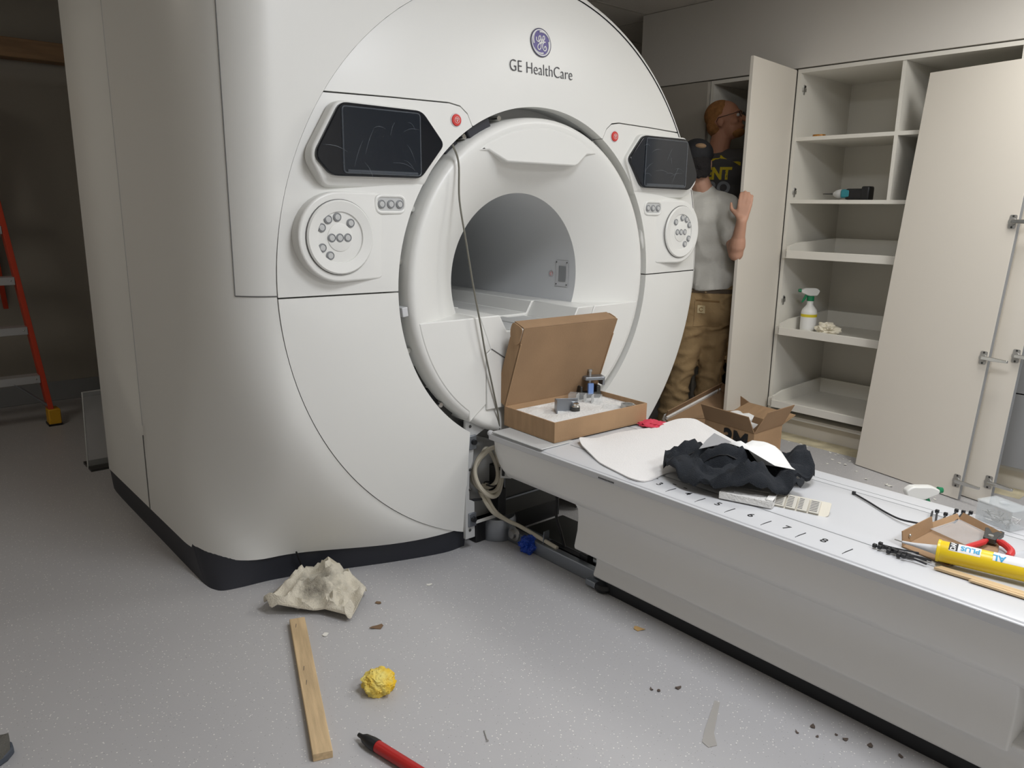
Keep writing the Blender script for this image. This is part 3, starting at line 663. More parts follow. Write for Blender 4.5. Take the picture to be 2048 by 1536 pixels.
# detached doors leaning against the cabinets
hproto = []
def hinge_on(door, M4, u, v, flip=1):
    if not hproto:
        a = part(MB().prism(rpoly([(-.016,-.030), (.016,-.030), (.016,.030), (-.016,.030)], .008), 'z', 0, .003).lathe([(0,.010), (.016,.010), (.0175,.0)], None, 16), 'hinge', M['steel'], door)
        b = part(MB().prism([(.0,-.008), (.05,-.009), (.115,-.006), (.115,.006), (.05,.009), (.0,.008)], 'z', .010, .022), 'hinge_arm', M['chrome'], a, bev=.002)
        c = part(MB().lathe([(0,.005), (.004,.005), (.005,.003)], Matrix.Translation((0,.024,0)), 10).lathe([(0,.005), (.004,.005), (.005,.003)], Matrix.Translation((0,-.024,0)), 10), 'hinge_screws', M['darksteel'], a); c['kind'] = 'stuff'
        hproto.extend((a, b, c))
    else:
        a = again(hproto[0], door); [again(q, a) for q in hproto[1:]]
    a.matrix_local = M4 @ Matrix.Translation((u, v, 0))
def leaning(loc, ex, ey, w, h, label, hs, m=None):
    X = Vector(ex).normalized(); Y = Vector(ey); Y = (Y-X*Y.dot(X)).normalized()
    if X.cross(Y).x > 0: pass
    B4 = basis(X, Y, (0,0,0))
    t = thing('detached_door', label, 'cabinet door', loc, 0, 'detached cabinet doors')
    part(MB().box(0, w, 0, h, -.019, 0, B4), 'door_panel', M['lamdoor'], t, bev=.0015)
    part(MB().box(w-.0008, w+.0012, .002, h-.002, -.0185, -.0005, B4), 'edge_band', M['midgrey'], t)
    for v in hs: hinge_on(t, B4, w-.022, v)
    return t
leaning((3.898,1.724,.004), (-.123,-.544,0), (.208,-.018,1.957), .558, 1.966, 'nearest of the two detached cream doors, wide face with three chrome hinges', (.085,.665,1.27,1.86))
leaning((3.945,1.61,.004), (-.123,-.544,0), (.19,-.016,1.957), .560, 1.966, 'second detached cream door, mostly hidden behind the nearest leaning door', (.10,.685,1.28,1.86))
# ---------------------------------------------------------------- things in the cabinet
t = thing('cordless_drill', 'teal and black cordless drill lying on the middle cabinet shelf', 'drill', (4.27, 2.08, 1.362), math.radians(92))
# local x runs along the drill (bit towards +x = +y world)
part(MB().box(-.085, .03, -.03, .03, .002, .062), 'drill_body', M['black'], t, bev=.012, seg=3)
part(MB().box(.0, .055, -.031, .031, .012, .058), 'motor_case', mat('teal_plastic', (42,128,140), .4), t, bev=.01, seg=3)
part(MB().box(-.105, -.06, -.034, .034, .0, .074), 'battery', M['black'], t, bev=.008)
part(MB().lathe([(0,.0), (.024,.0), (.026,.012), (.021,.032), (.010,.05), (0,.05)], Matrix(((0,0,1,.055),(0,1,0,0),(1,0,0,.034),(0,0,0,1))), 20), 'chuck', M['grey'], t)
part(MB().cap((.10,0,.034), (.165,0,.034), .004, .0025, 8), 'bit', M['darksteel'], t)
t = thing('spray_bottle', 'white spray bottle with yellow label and green trigger on the cabinet tray', 'bottle', (4.24, 2.245, .614), math.radians(140))
def spray(t, lab=True):
    wp = mat('bottle_white', (232,232,228), .35) if 'bottle_white' not in bpy.data.materials else bpy.data.materials['bottle_white']
    gp_ = mat('trigger_green', (24,128,84), .4) if 'trigger_green' not in bpy.data.materials else bpy.data.materials['trigger_green']
    part(MB().lathe([(0,0), (.041,0), (.044,.006), (.044,.115), (.040,.128), (.024,.148), (.018,.158), (.018,.185), (.0,.185)], None, 32), 'bottle', wp, t, smooth=50)
    if lab:
        part(MB().lathe([(.0445,.018), (.0447,.02), (.0447,.106), (.0445,.108)], None, 32), 'label_band', M['paper'], t)
        part(MB().lathe([(.0450,.086), (.0450,.102)], None, 32), 'yellow_band', mat('label_yellow', (214,196,40), .5), t)
        lm = MB()
        for i in range(6): lm.lathe([(.0450,.030+i*.008), (.0450,.0325+i*.008)], None, 10, math.radians(-140), math.radians(-140+40+(i*37) % 45))
        part(lm, 'label_print', M['ink'], t, kind='stuff')
    part(MB().lathe([(.0205,.178), (.0205,.205), (.015,.207)], None, 24), 'collar', gp_, t)
    part(MB().prism(rpoly([(-.035,.208), (.012,.206), (.058,.226), (.062,.240), (.035,.252), (-.03,.252), (-.05,.236)], .010), 'y', -.014, .014), 'spray_head', wp, t, bev=.004)
    part(MB().prism([(.020,.214), (.030,.218), (.043,.190), (.052,.168), (.045,.168), (.030,.188)], 'y', -.007, .007), 'trigger', gp_, t, bev=.002)
    part(MB().lathe([(0,.014), (.009,.014), (.011,.0), (.0,.0)], Matrix(((0,0,1,.06),(0,1,0,0),(1,0,0,.237),(0,0,0,1))), 14), 'nozzle', gp_, t)
spray(t)
t2 = thing('spray_bottle', 'white and green spray bottle standing on the floor beyond the patient table', 'bottle', (2.965, 1.060, 0), math.radians(-40))
spray(t2); t2.scale = (1.18, 1.18, 1.18)
solo(crumple((0,0,0), .058, 11, 4, .5, .6), 'crumpled_cloth', mat('cream_cloth', (226,219,200), .9, bump=.4, bscale=90), 'crumpled cream cloth beside the spray bottle on the cabinet tray', 'cloth', (4.22, 2.115, .614), 0)
t = solo(MB().lathe([(.020,.0), (.034,.0), (.034,.014), (.020,.014), (.020,0)], None, 28), 'tape_roll', mat('amber_tape', (176,120,40), .4, var=.5, scale=60), 'small amber and black tape roll on the top cabinet shelf', 'tape', (4.20, 2.27, 1.70))
rnd = random.Random(5); db = MB()
for i in range(90):
    x, y = 4.18+.22*rnd.random(), 1.72+.28*rnd.random()**1.3; db.ell((x-4.3, y-1.9, .004+.006*rnd.random()), (.004+.005*rnd.random(), .004+.006*rnd.random(), .004), n=6, m=4)
solo(db, 'shaving_pile', M['darksteel'], 'scattered dark shavings lying in the upper pull-out tray', 'shavings', (4.3, 1.9, 1.0545), kind='stuff')
solo(MB().box(-.06,.06,-.016,.016,0,.01), 'drill_bit_case', M['black'], 'flat black strip lying in the upper pull-out tray', 'case', (4.15, 2.20, 1.0545), .3, bev=.003)
solo(MB().cap((-.02,0,.003),(.02,.004,.003),.0025,.0025,6), 'loose_screw', M['darksteel'], 'single small screw lying on the middle pull-out tray', 'screw', (4.16, 1.93, .6145), 1.2)
solo(MB().box(-.16,.16,-.12,.12,0,.22).box(-.05,.05,-.01,.01,.22,.26), 'tool_box', mat('dark_red_bag', (110,38,38), .6), 'dark red tool box on the cabinet floor behind the legs', 'tool box', (4.52, 2.67, .121), 1.57, bev=.012)
# ---------------------------------------------------------------- step ladder by the back wall
OR = mat('orange_fibreglass', (206,66,34), .45); LY = mat('ladder_yellow', (212,160,30), .5)
t = thing('step_ladder', 'orange step ladder with aluminium steps standing at the left by the back wall', 'ladder', (.44, 5.12, 0))
stepm = mat('ladder_aluminium', (190,192,194), .5, .4)
def rail(x0, x1, y0, y1, h=1.86):
    A_, B_ = Vector((x0, y0, .03)), Vector((x1, y1, h)); d = (B_-A_)
    m = MB(); k = [(-.014,-.04), (.014,-.04), (.014,-.034), (-.008,-.034), (-.008,.034), (.014,.034), (.014,.04), (-.014,.04)]
    sx = -1 if x0 > 0 else 1
    m.add([A_+Vector((sx*a*-1, b, 0)) for a, b in k] + [B_+Vector((sx*a*-1, b, 0)) for a, b in k], [tuple(range(8)), tuple(range(15, 7, -1))] + [(i, i+8, (i+1) % 8+8, (i+1) % 8) for i in range(8)])
    return part(m, 'side_rail', OR, t, bev=.002)
rail(.385, .215, 0, .22); rail(-.385, -.215, 0, .22); rail(.36, .20, .85, .30); rail(-.36, -.20, .85, .30)
for i in range(5):
    z = .305 + .284*i; f = (z-.03)/1.83; w = .385-.17*f-.014; y = .22*f
    st = part(MB().box(-w, w, y-.045, y+.045, z-.012, z).box(-w, w, y-.045, y-.039, z-.045, z-.012).box(-w, w, y+.039, y+.045, z-.045, z-.012), 'step', stepm, t, bev=.002)
    part(MB().ell((w-.02, y-.046, z-.02), (.005,.003,.005), n=8, m=6), 'rivet', M['chrome'], st)
part(MB().box(-.22, .22, .14, .40, 1.86, 1.93), 'top_cap', LY, t, bev=.012)
for x in (-.389, .389):
    part(MB().prism([(-.03,-.045), (.035,-.045), (.03,.05), (-.028,.05)], 'z', 0, .10, Matrix.Translation((x, 0, 0))), 'foot', LY, t, bev=.006)
    part(MB().box(x-.034, x+.036, -.048, .052, -.0, .012), 'foot_pad', M['black'], t)
for s in (-1, 1): part(MB().tube([(s*.37,-.02,.12), (s*.21,-.005,.27)], .007, 8), 'brace', M['alu'], t)
for z in (.35, .9, 1.4):
    f = (z-.03)/1.83; part(MB().tube([(-.36+.16*f,.85-.55*f,z), (.36-.16*f,.85-.55*f,z)], .009, 8), 'rear_bar', M['alu'], t)
# clear panel standing behind the scanner
t = thing('clear_cover', 'clear plastic cover panel standing on the floor behind the scanner side', 'cover', (.79, 4.12, 0))
part(MB().prism([(0,0), (.13,0), (.12,.34), (.10,.39), (.012,.39)], 'y', 0, .006), 'panel', M['clear'], t)
part(MB().tube([(0,.003,.002), (.012,.003,.39), (.10,.003,.39)], .004, 6), 'panel_edge', M['grey'], t)
part(MB().box(.0, .15, -.06, .10, 0, .012), 'panel_foot', M['darksteel'], t)
# ---------------------------------------------------------------- cardboard boxes on the floor behind the table
def flapquad(a, b, d, th=.004):    # flap hinged on edge a-b, free edge offset by d (slightly tapered)
    a, b, d = Vector(a), Vector(b), Vector(d); e = (b-a)*.02; n = (b-a).cross(d).normalized()*th
    P = [a, b, b+d-e, a+d+e]; m = MB(); m.add(P+[p+n for p in P], [(0,1,2,3), (7,6,5,4), (0,4,5,1), (1,5,6,2), (2,6,7,3), (3,7,4,0)]); return m
bx = Vector((3.126,1.865,0)); e1 = Vector((.245,.0,0)); e2 = Vector((.035,.30,0)); zb, zt = .118, .285
t = thing('small_carton', 'flat carton with orange red lid lying under the bold lettered carton', 'box', (3.20, 1.86, 0))
part(MB().box(0, .26, -.03, .25, 0, .104), 'carton_body', M['card'], t, bev=.002); part(MB().box(-.002, .262, -.032, .252, .104, .116), 'carton_lid', mat('orange_red_print', (190,84,56), .6, var=.15, scale=9), t, bev=.002)
t = thing('carton', 'open brown carton with raised flaps and bold black lettering on its side', 'box', (bx.x, bx.y, zb))
P = [Vector((0,0,0)), e1, e1+e2, e2]; H = Vector((0,0,zt-zb))
cm = MB()
for i in range(4):
    a_, b_ = P[i], P[(i+1) % 4]; n_ = (b_-a_).cross(Vector((0,0,1))).normalized()*-.004
    cm.add([a_, b_, b_+H, a_+H, a_+n_, b_+n_, b_+H+n_, a_+H+n_], [(0,1,2,3), (7,6,5,4), (2,3,7,6), (0,4,5,1), (0,3,7,4), (1,5,6,2)])
cm.add(P, [(3,2,1,0)])
part(cm, 'carton_body', M['card'], t)
part(flapquad(P[3]+H, P[0]+H, (-.05,.0,.085)), 'flap', M['cardin'], t); part(flapquad(P[0]+H, P[1]+H, (.035,-.035,.10)), 'flap', M['cardin'], t)
part(flapquad(P[1]+H, P[2]+H, (.11,-.01,.03)), 'flap', M['card'], t); part(flapquad(P[2]+H, P[3]+H, (.0,.09,-.02)), 'flap', M['card'], t)
part(crumple((.12,.17,.115), .075, 5, 3, .5, .7), 'packing_paper', M['paper'], t); part(MB().box(.03, .2, .05, .27, .09, .112, Matrix.Rotation(.25, 4, 'Y')), 'leaflet', M['paper'], t)
text('3M', 'carton_lettering', M['blackink'], t, basis(P[0]-P[3], (0,0,1), P[3]*.35+P[0]*.65+Vector((-.004,0,.100))), .125, .0005, sx=.95, bold=.005)
t = thing('shipping_box', 'brown shipping box with white foam edged lid lying open behind the carton', 'box', (3.42, 2.36, 0))
part(MB().box(-.16, .30, -.06, .20, 0, .13), 'box_body', M['card'], t, bev=.002)
R_ = basis((.51,.0,.092), (.10,-.24,-.10), (-.16,.13,.19))
part(MB().box(0, .50, 0, .26, -.006, 0, R_).box(0, .50, -.004, .002, -.06, 0, R_).box(.496, .50, 0, .26, -.06, 0, R_), 'box_lid', M['cardin'], t)
part(MB().box(.0, .495, -.016, .012, -.024, .016, R_), 'foam_edge', M['foam'], t, bev=.003)
part(flapquad((-.16,-.06,.13), (-.16,.20,.13), (-.09,-.02,.05)), 'flap', M['card'], t)
# ---------------------------------------------------------------- things on the floor
t = thing('wood_batten', 'narrow pale pine batten lying on the floor in the foreground', 'wood', (.826, 1.80, 0), math.atan2(.61,.226))
part(MB().box(-.327, .327, -.0235, .0235, 0, .021), 'batten', M['wood'], t, bev=.0015)
nl = MB()
for x in (.29, .05, -.02): nl.cap((x,.006,.0212), (x-.02,.009,.0212), .0008, .0006, 6)
part(nl, 'scuff_marks', M['ink'], t, kind='stuff')
solo(crumple((0,0,0), .044, 3, 5, .22, .75), 'paper_ball', mat('yellow_paper', (232,188,30), .8, var=.35, scale=22, rgb2=(232,214,120), bump=.5, bscale=70), 'crumpled yellow ball lying on the bare floor in the foreground', 'paper', (.958, 1.645, 0))
solo(crumple((0,0,0), .038, 8, 5, .3, .9), 'blue_ball', mat('blue_film', (22,66,170), .35, bump=.6, bscale=60), 'crumpled blue plastic ball on the floor below the table end', 'ball', (1.866, 2.035, 0))
# stained rag
rp = rpoly([(-.16,.06), (-.155,.0), (-.03,-.09), (.02,-.20), (.12,-.12), (.155,-.075), (.14,.07), (.085,.165), (.0,.15), (-.03,.11)], .02)
def rfn(x, y):
    h = .05*math.exp(-((x-.05)**2/.012+(y-.06)**2/.010)) + .030*(1-min(1,abs(noise.noise(Vector((x*9,y*9,2))))*5)) + .022*(1-min(1,abs(noise.noise(Vector((x*15,y*13,8))))*6)) + .008*noise.noise(Vector((x*40,y*36,5)))
    ed = .010+.008*math.sin(x*30)*math.cos(y*26); return (x, y, .008+max(0, h)+max(0, ed))
rm = mat('stained_rag', (218,211,194), .95, bump=.5, bscale=260)
def stain(m, c, r, col, amt=.75):
    nt = m.node_tree; b = nt.nodes['Principled BSDF']; tc = nt.nodes.new('ShaderNodeTexCoord')
    d = nt.nodes.new('ShaderNodeVectorMath'); d.operation = 'DISTANCE'; d.inputs[1].default_value = c; nt.links.new(tc.outputs['Object'], d.inputs[0])
    nz = nt.nodes.new('ShaderNodeTexNoise'); nz.inputs['Scale'].default_value = 55; nz.inputs['Detail'].default_value = 6; nt.links.new(tc.outputs['Object'], nz.inputs['Vector'])
    ad = nt.nodes.new('ShaderNodeMath'); ad.operation = 'MULTIPLY_ADD'; ad.inputs[1].default_value = r*1.6; nt.links.new(nz.outputs['Fac'], ad.inputs[0]); nt.links.new(d.outputs['Value'], ad.inputs[2])
    mr = nt.nodes.new('ShaderNodeMapRange'); mr.inputs['From Min'].default_value = r*.95; mr.inputs['From Max'].default_value = r*2.3; mr.inputs['To Min'].default_value = amt; mr.inputs['To Max'].default_value = 0; nt.links.new(ad.outputs[0], mr.inputs['Value'])
    mx = nt.nodes.new('ShaderNodeMix'); mx.data_type = 'RGBA'; mx.inputs['A'].default_value = b.inputs['Base Color'].default_value; mx.inputs['B'].default_value = lin(col)+(1,)
    nt.links.new(mr.outputs[0], mx.inputs['Factor']); nt.links.new(mx.outputs['Result'], b.inputs['Base Color'])
stain(rm, (.02,.01,.035), .055, (58,57,54), .9)
solo(sheet(rp, rfn, .006, .012), 'rag', rm, 'stained off-white rag lying on the floor before the dark plinth', 'rag', (1.05, 2.20, .0), 0, smooth=80)
t = thing('red_marker', 'red tool handle with black tip lying at the bottom edge of the floor', 'tool', (.815, 1.495, .0), math.atan2(-.17,.035))
Q = Matrix(((0,0,1,0),(0,1,0,0),(1,0,0,.0155),(0,0,0,1)))
part(MB().lathe([(0,-.006), (.005,-.006), (.006,.006), (.012,.018), (.0155,.045), (.0155,.062), (0,.062)], Q, 20), 'black_tip', M['black'], t, smooth=50)
part(MB().lathe([(0,.06), (.0145,.06), (.0135,.30), (.012,.34), (0,.34)], Q, 20), 'red_barrel', mat('red_plastic', (176,34,32), .35), t, smooth=50)
t = thing('shoe', 'dark grey sneaker toe at the bottom left corner of the floor', 'shoe', (.06, 1.975, 0), math.radians(20))
sh = [(.10,0), (.092,.022), (.07,.036), (.03,.043), (-.05,.040), (-.12,.034), (-.165,.026), (-.18,0)]
sh = sh + [(a_, -b_) for a_, b_ in sh[::-1][1:-1]]
part(MB().prism(sh, 'z', 0, .022), 'sole', mat('shoe_sole', (70,76,86), .6), t, bev=.005)
def shoe(u, v):
    x = .095-.26*u; w = .040*(1-(1-min(1,u*4))**2)**.5+.002; h = .03+.03*sstep(u/.5)+.035*sstep((u-.45)/.3); a_ = math.pi*v
    return Vector((x, w*math.cos(a_), .018+h*math.sin(a_)**.8))
part(MB().grid(shoe, 20, 14), 'upper', mat('shoe_mesh', (92,90,84), .8, bump=.5, bscale=250), t, smooth=70)
for x in (.03, .0, -.03): part(MB().tube([(x,-.022,.075+.0), (x+.006,0,.083), (x,.022,.075)], .003, 6), 'lace', M['grey'], t)
solo(MB().prism([(-.09,-.02), (-.07,-.035), (-.03,-.012), (.10,.02), (.10,.034), (-.03,.012), (-.08,.0)], 'z', .0008, .0022), 'film_scrap', mat('milky_film', (196,192,186), .3, alpha=.6), 'long thin scrap of milky film on the floor beside the table', 'scrap', (1.545, .965, 0), .25)
def scrap(x, y, s, seed, m, label, cat='scrap', group=None, name='paper_scrap'):
    r = random.Random(seed); k = 7; P = [(s*(.5+.6*r.random())*math.cos(6.28*i/k), s*(.35+.5*r.random())*math.sin(6.28*i/k)) for i in range(k)]
    z = r.random()*.004+.002; mb = MB().prism(P, 'z', .0006, .0016); mb.v = [p+Vector((0,0,z*(p.x/s)**2)) for p in mb.v]
    return solo(mb, name, m, label, cat, (x, y, 0), r.random()*3, group)
brn = mat('brown_scrap', (120,96,72), .8); wht = mat('white_chip', (232,230,222), .8); dk = mat('dark_crumb', (92,80,72), .8)
scrap(1.207,2.058,.016,1,brn,'small brown paper scrap on the floor just right of the stained rag')
scrap(1.123,1.928,.024,2,brn,'curled brown paper scrap on the floor between rag and yellow ball')
scrap(.976,1.992,.016,3,wht,'small white scrap on the floor beside the upper end of the batten')
scrap(1.409,2.056,.013,4,wht,'tiny white scrap on the floor in front of the dark plinth')
scrap(1.758,1.393,.020,5,mat('tan_scrap', (196,160,104), .8),'tan wood crumb on the floor along the table base')
solo(MB().cap((-.02,0,.002),(.02,0,.002),.0015,.0012,6).lathe([(0,0),(.0035,0),(.0035,.001),(0,.001)], Matrix(((0,0,1,-.0215),(0,1,0,0),(1,0,0,.0035),(0,0,0,1))), 8), 'nail', M['steel'], 'single small nail lying on the bare floor in the foreground', 'nail', (1.065,1.309,0), 1.1)
for i, (x, y) in enumerate([(1.539,1.164), (1.551,1.148), (1.602,1.121), (1.685,.81), (1.736,.796), (1.754,.741), (1.754,.718), (1.78,.667), (1.71,.77), (1.80,.60)]):
    scrap(x, y, .006+.005*((i*7) % 5)/5, 20+i, dk, 'dark crumb on the floor along the near side of the table base', 'crumb', 'dark crumbs by the table', 'floor_crumb')
for i, (x, y) in enumerate([(4.0,2.161), (4.01,2.094), (4.0,2.05), (3.978,1.874), (3.883,1.84), (4.0,1.87), (3.99,1.905), (3.945,1.812), (3.856,1.757), (3.798,1.824), (3.80,1.67), (3.715,1.463), (3.72,1.481), (3.72,1.583), (3.70,1.25), (3.66,1.36), (3.86,1.79), (3.93,1.77)]):
    scrap(x, y, .008+.008*((i*5) % 7)/7, 40+i, wht, 'white chip scattered on the floor in front of the tall cabinets', 'chip', 'white chips by the cabinets', 'floor_chip')
# ---------------------------------------------------------------- things on the patient table
TZ = .4905
ex, ey = Vector((.478,-.017,0)), Vector((-.030,.283,0)); bw_, bd, bh = ex.length, ey.length, .074
t = thing('mailer_box', 'open brown cardboard box with raised lid holding metal parts on white foam', 'box', (1.803,1.847,.496), math.atan2(ex.y, ex.x))
cb = M['card']
part(MB().box(0, bw_, 0, bd, 0, .004), 'bottom', cb, t); part(MB().box(0, bw_, 0, .005, .004, bh), 'front_wall', cb, t, bev=.001); part(MB().box(0, .005, .005, bd, .004, bh), 'side_wall', cb, t, bev=.001)
part(MB().box(bw_-.005, bw_, .005, bd, .004, bh), 'side_wall', cb, t, bev=.001); part(MB().box(.005, bw_-.005, bd-.005, bd, .004, bh), 'back_wall', cb, t)
def ffn(x, y): return (x, y, .055 + .006*noise.noise(Vector((x*16,y*16,1))) + .003*noise.noise(Vector((x*50,y*50,3))))
part(sheet([(.006,.006), (bw_-.006,.006), (bw_-.006,bd-.006), (.006,bd-.006)], ffn, .02, .016), 'foam_liner', M['foam'], t, smooth=80)
LM = basis((1,0,0), (.075,-.33,.945), (0, bd-.002, bh))      # lid frame: x along hinge, y up the lid, z towards the back
lid = part(MB().box(0, bw_, 0, .325, -.003, .001, LM), 'lid', M['cardin'], t)
for x in (0, bw_-.004): part(MB().prism([(0,0.004), (.262,0.004), (.285,-.03), (.262,-.062), (.03,-.062), (.004,-.05)], 'x', x, x+.004, LM @ Matrix(((1,0,0,0),(0,1,0,0),(0,0,1,0),(0,0,0,1)))), 'lid_side_flap', cb, lid)
part(MB().box(.004, bw_-.004, .321, .325, -.062, 0, LM), 'lid_tuck_flap', M['cardin'], lid)
for x, s in ((.0, -1), (bw_, 1)):
    a = rpoly([(.325,-.002), (.325,-.062), (.29,-.066), (.255,-.05), (.25,-.02), (.262,-.004)], .02, 5)
    part(MB().prism(a, 'x', x+s*.001, x+s*.005, LM), 'corner_ear', cb, lid)
def local(px, py): v = Vector((px-1.803, py-1.847, 0)); return Matrix.Rotation(-math.atan2(ex.y, ex.x), 3, 'Z') @ v
def inbox(name, label, cat, x, y, rot, z=.548): return thing(name, label, cat, (x, y, z), rot)
b = inbox('mounting_bracket', 'bent aluminium bracket standing at the front left in the open box', 'bracket', 2.005, 1.995, -.55)
part(MB().box(-.045, .045, -.002, .002, 0, .05).box(-.045, -.041, -.04, .0, 0, .05), 'bracket_plate', M['alu'], b, bev=.001)
b = inbox('knurled_knob', 'small chrome knurled cylinder beside the bent bracket in the box', 'knob', 2.025, 1.965, 0)
part(MB().lathe([(.0,0), (.016,0), (.017,.003), (.017,.022), (.013,.026), (.013,.034), (.008,.036), (.008,.03), (0,.03)], None, 24), 'knob', M['chrome'], b)
part(MB().lathe([(.0172,.004), (.0172,.021)], None, 24), 'knurl', M['darksteel'], b)
b = inbox('clear_block', 'clear acrylic block with dividers lying in the middle of the open box', 'block', 2.155, 2.04, -1.02)
part(MB().box(-.065, .065, -.02, .02, 0, .036), 'acrylic_body', M['clear'], b, bev=.002)
for x in (-.03, 0, .03): part(MB().box(x-.002, x+.002, -.0185, .0185, .002, .034), 'divider', M['grey'], b)
b = inbox('clear_plate', 'clear plate with dark ring at the right end of the open box', 'plate', 2.195, 1.90, -.9)
part(MB().box(-.06, .06, -.03, .03, 0, .006), 'acrylic_plate', M['clear'], b, bev=.001)
part(MB().lathe([(.020,.006), (.026,.006), (.026,.020), (.020,.020), (.020,.006)], Matrix.Translation((.035,0,0)), 24), 'ring', M['steel'], b)
b = inbox('clamp_tool', 'small metal clamp with pale blue tag at the back of the open box', 'clamp', 2.215, 2.075, -.35, .545)
part(MB().box(-.045, .045, -.012, .03, 0, .03).box(-.045, -.035, -.012, .03, .03, .058).box(.028, .045, -.012, .03, .03, .058), 'clamp_base', M['darksteel'], b, bev=.003)
part(MB().lathe([(0,.02), (.006,.02), (.006,.115), (.009,.116), (.009,.126), (0,.126)], None, 14), 'threaded_rod', M['steel'], b)
part(MB().box(-.012, .012, -.016, -.004, .025, .07), 'blue_tag', mat('pale_blue', (120,150,205), .4), b, bev=.002)
part(MB().prism(rpoly([(-.03,-.022), (.055,-.03), (.062,.02), (-.03,.022)], .008), 'z', .084, .098), 'top_plate', M['alu'], b, bev=.003)
part(MB().box(.046, .056, -.025, .015, .062, .086), 'plate_lip', M['alu'], b, bev=.002)
solo(crumple((0,0,0), .05, 17, 4, .5, .18), 'red_cloth', mat('pinkish_red_cloth', (206,62,84), .85), 'bright pinkish red cloth peeking out under the right side of the open box', 'cloth', (2.275, 1.80, .489))
# foam sheet
def fs(x, y):
    z = .4935 + .010*max(0, noise.noise(Vector((x*5,y*5,9)))) + .018*sstep((x-2.22)/.2)*sstep((y-1.45)/.25) - .10*sstep((x-2.30)/.5)*sstep((1.5-y)/.2)
    z += .018*math.exp(-((x-1.88)**2+(y-1.81)**2)/.003) - .0*x
    if x < 1.745: z -= (1.745-x)*.8
    return (x, y, z)
fp = [(1.86,1.775), (1.885,1.81), (1.95,1.805), (2.06,1.80), (2.20,1.775), (2.37,1.745), (2.41,1.70), (2.285,1.36), (2.20,1.335), (2.05,1.345), (1.93,1.40), (1.86,1.41), (1.80,1.40), (1.752,1.405), (1.745,1.45), (1.775,1.60)]
solo(MB().add([p-Vector((2.05,1.58,.49)) for p in sheet(rpoly(fp, .03), fs, .004, .025).v], sheet(rpoly(fp, .03), fs, .004, .025).f), 'foam_sheet', mat('foam_wrap', (226,224,222), .85, bump=.25, bscale=200), 'thin white foam wrapping sheet spread over the table beside the open box', 'foam sheet', (2.05,1.58,.49), 0, smooth=80)
# jacket with paper on it
def lump(x, y, cx, cy, ax, ay, ang, h):
    c, s = math.cos(ang), math.sin(ang); dx, dy = x-cx, y-cy; a = (dx*c+dy*s)/ax; b = (-dx*s+dy*c)/ay; return h*math.exp(-(a*a+b*b))
def jbase(x, y):
    return max(lump(x,y,1.965,1.265,.030,.085,.5,.092), lump(x,y,1.90,1.13,.07,.08,.3,.085), lump(x,y,1.86,1.33,.06,.09,-.4,.065), lump(x,y,2.05,1.22,.09,.11,.4,.055), lump(x,y,2.19,1.14,.06,.05,.6,.055), lump(x,y,2.0,1.40,.10,.05,-.2,.045), lump(x,y,1.98,1.05,.05,.05,0,.05))
def jf(x, y):
    f = noise.noise(Vector((x*11+3,y*11,4)))*.020 + .028*(1-min(1,abs(noise.noise(Vector((x*10,y*9,17))))*5)) + .014*(1-min(1,abs(noise.noise(Vector((x*17,y*15,27))))*6)) + noise.noise(Vector((x*50,y*50,2)))*.004
    return (x, y, .4935 + .012 + jbase(x, y) + max(-.010, f))
jp = rpoly([(1.886,1.438), (1.83,1.39), (1.795,1.30), (1.80,1.22), (1.83,1.13), (1.87,1.06), (1.95,1.015), (2.03,1.03), (2.045,1.10), (2.10,1.05), (2.16,1.07), (2.25,1.16), (2.25,1.22), (2.16,1.22), (2.15,1.32), (2.12,1.43), (2.05,1.47), (1.95,1.46)], .03, 4)
J = thing('jacket', 'crumpled black jacket lying on the table beside the foam sheet', 'jacket', (2.0,1.24,.49))
jm = mat('black_fleece', (30,34,40), .95, bump=.5, bscale=350)
j = part(sheet(jp, jf, .011, .011), 'jacket_body', jm, J, world=True, smooth=85)
part(MB().tube([jf(1.81+.0*i, 1.40-.02*i) for i in range(0)] or [jf(1.865+.012*i, 1.40-.022*i) for i in range(14)], .0028, 6), 'jacket_seam', M['black'], J, world=True)
pp = [(2.02,1.33), (2.14,1.345), (2.165,1.28), (2.125,1.17), (2.065,1.10), (1.985,1.045), (1.97,1.10), (1.985,1.2), (2.0,1.28)]
def pf(x, y): return (x, y, .004 + max(jf(x+dx, y+dy)[2] for dx, dy in ((0,0), (.03,0), (-.03,0), (0,.03), (0,-.03), (.02,.02), (-.02,-.02), (.02,-.02), (-.02,.02))) + .001)
sp = sheet(pp, pf, .0012, .02)
solo(MB().add([p-Vector((2.06,1.22,.52)) for p in sp.v], sp.f), 'paper_sheet', M['paper'], 'white paper sheet draped over the far side of the black jacket', 'paper', (2.06,1.22,.52), 0, smooth=80)
solo(MB().prism([(-.08,-.02), (.075,-.035), (.07,.03), (-.0,.01)], 'z', 0, .0015, Matrix.Rotation(.25, 4, 'X')), 'grey_plastic_sheet', mat('grey_film', (150,150,152), .4), 'grey translucent plastic sheet tucked behind the jacket peak', 'plastic sheet', (2.03,1.37,.575), 0)
t = thing('foam_block', 'white foam packing block under the near edge of the black jacket', 'block', (1.868,1.118,TZ+.001), math.radians(-72))
part(MB().box(-.075, .075, -.03, .035, 0, .022).box(.055, .075, -.03, .035, .022, .027), 'block_body', M['foam'], t, bev=.003)
t = thing('blister_strip', 'cream blister card with four printed panels leaning on the table', 'card', (1.92,.985,TZ+.001), math.radians(-74))
TL = Matrix.Rotation(math.radians(40), 4, 'X')
part(MB().prism(rpoly([(-.075,-.02), (.052,-.02), (.075,.0), (.075,.04), (-.075,.04)], .004), 'z', 0, .003, TL), 'card_back', mat('cream_card', (214,208,192), .5), t)
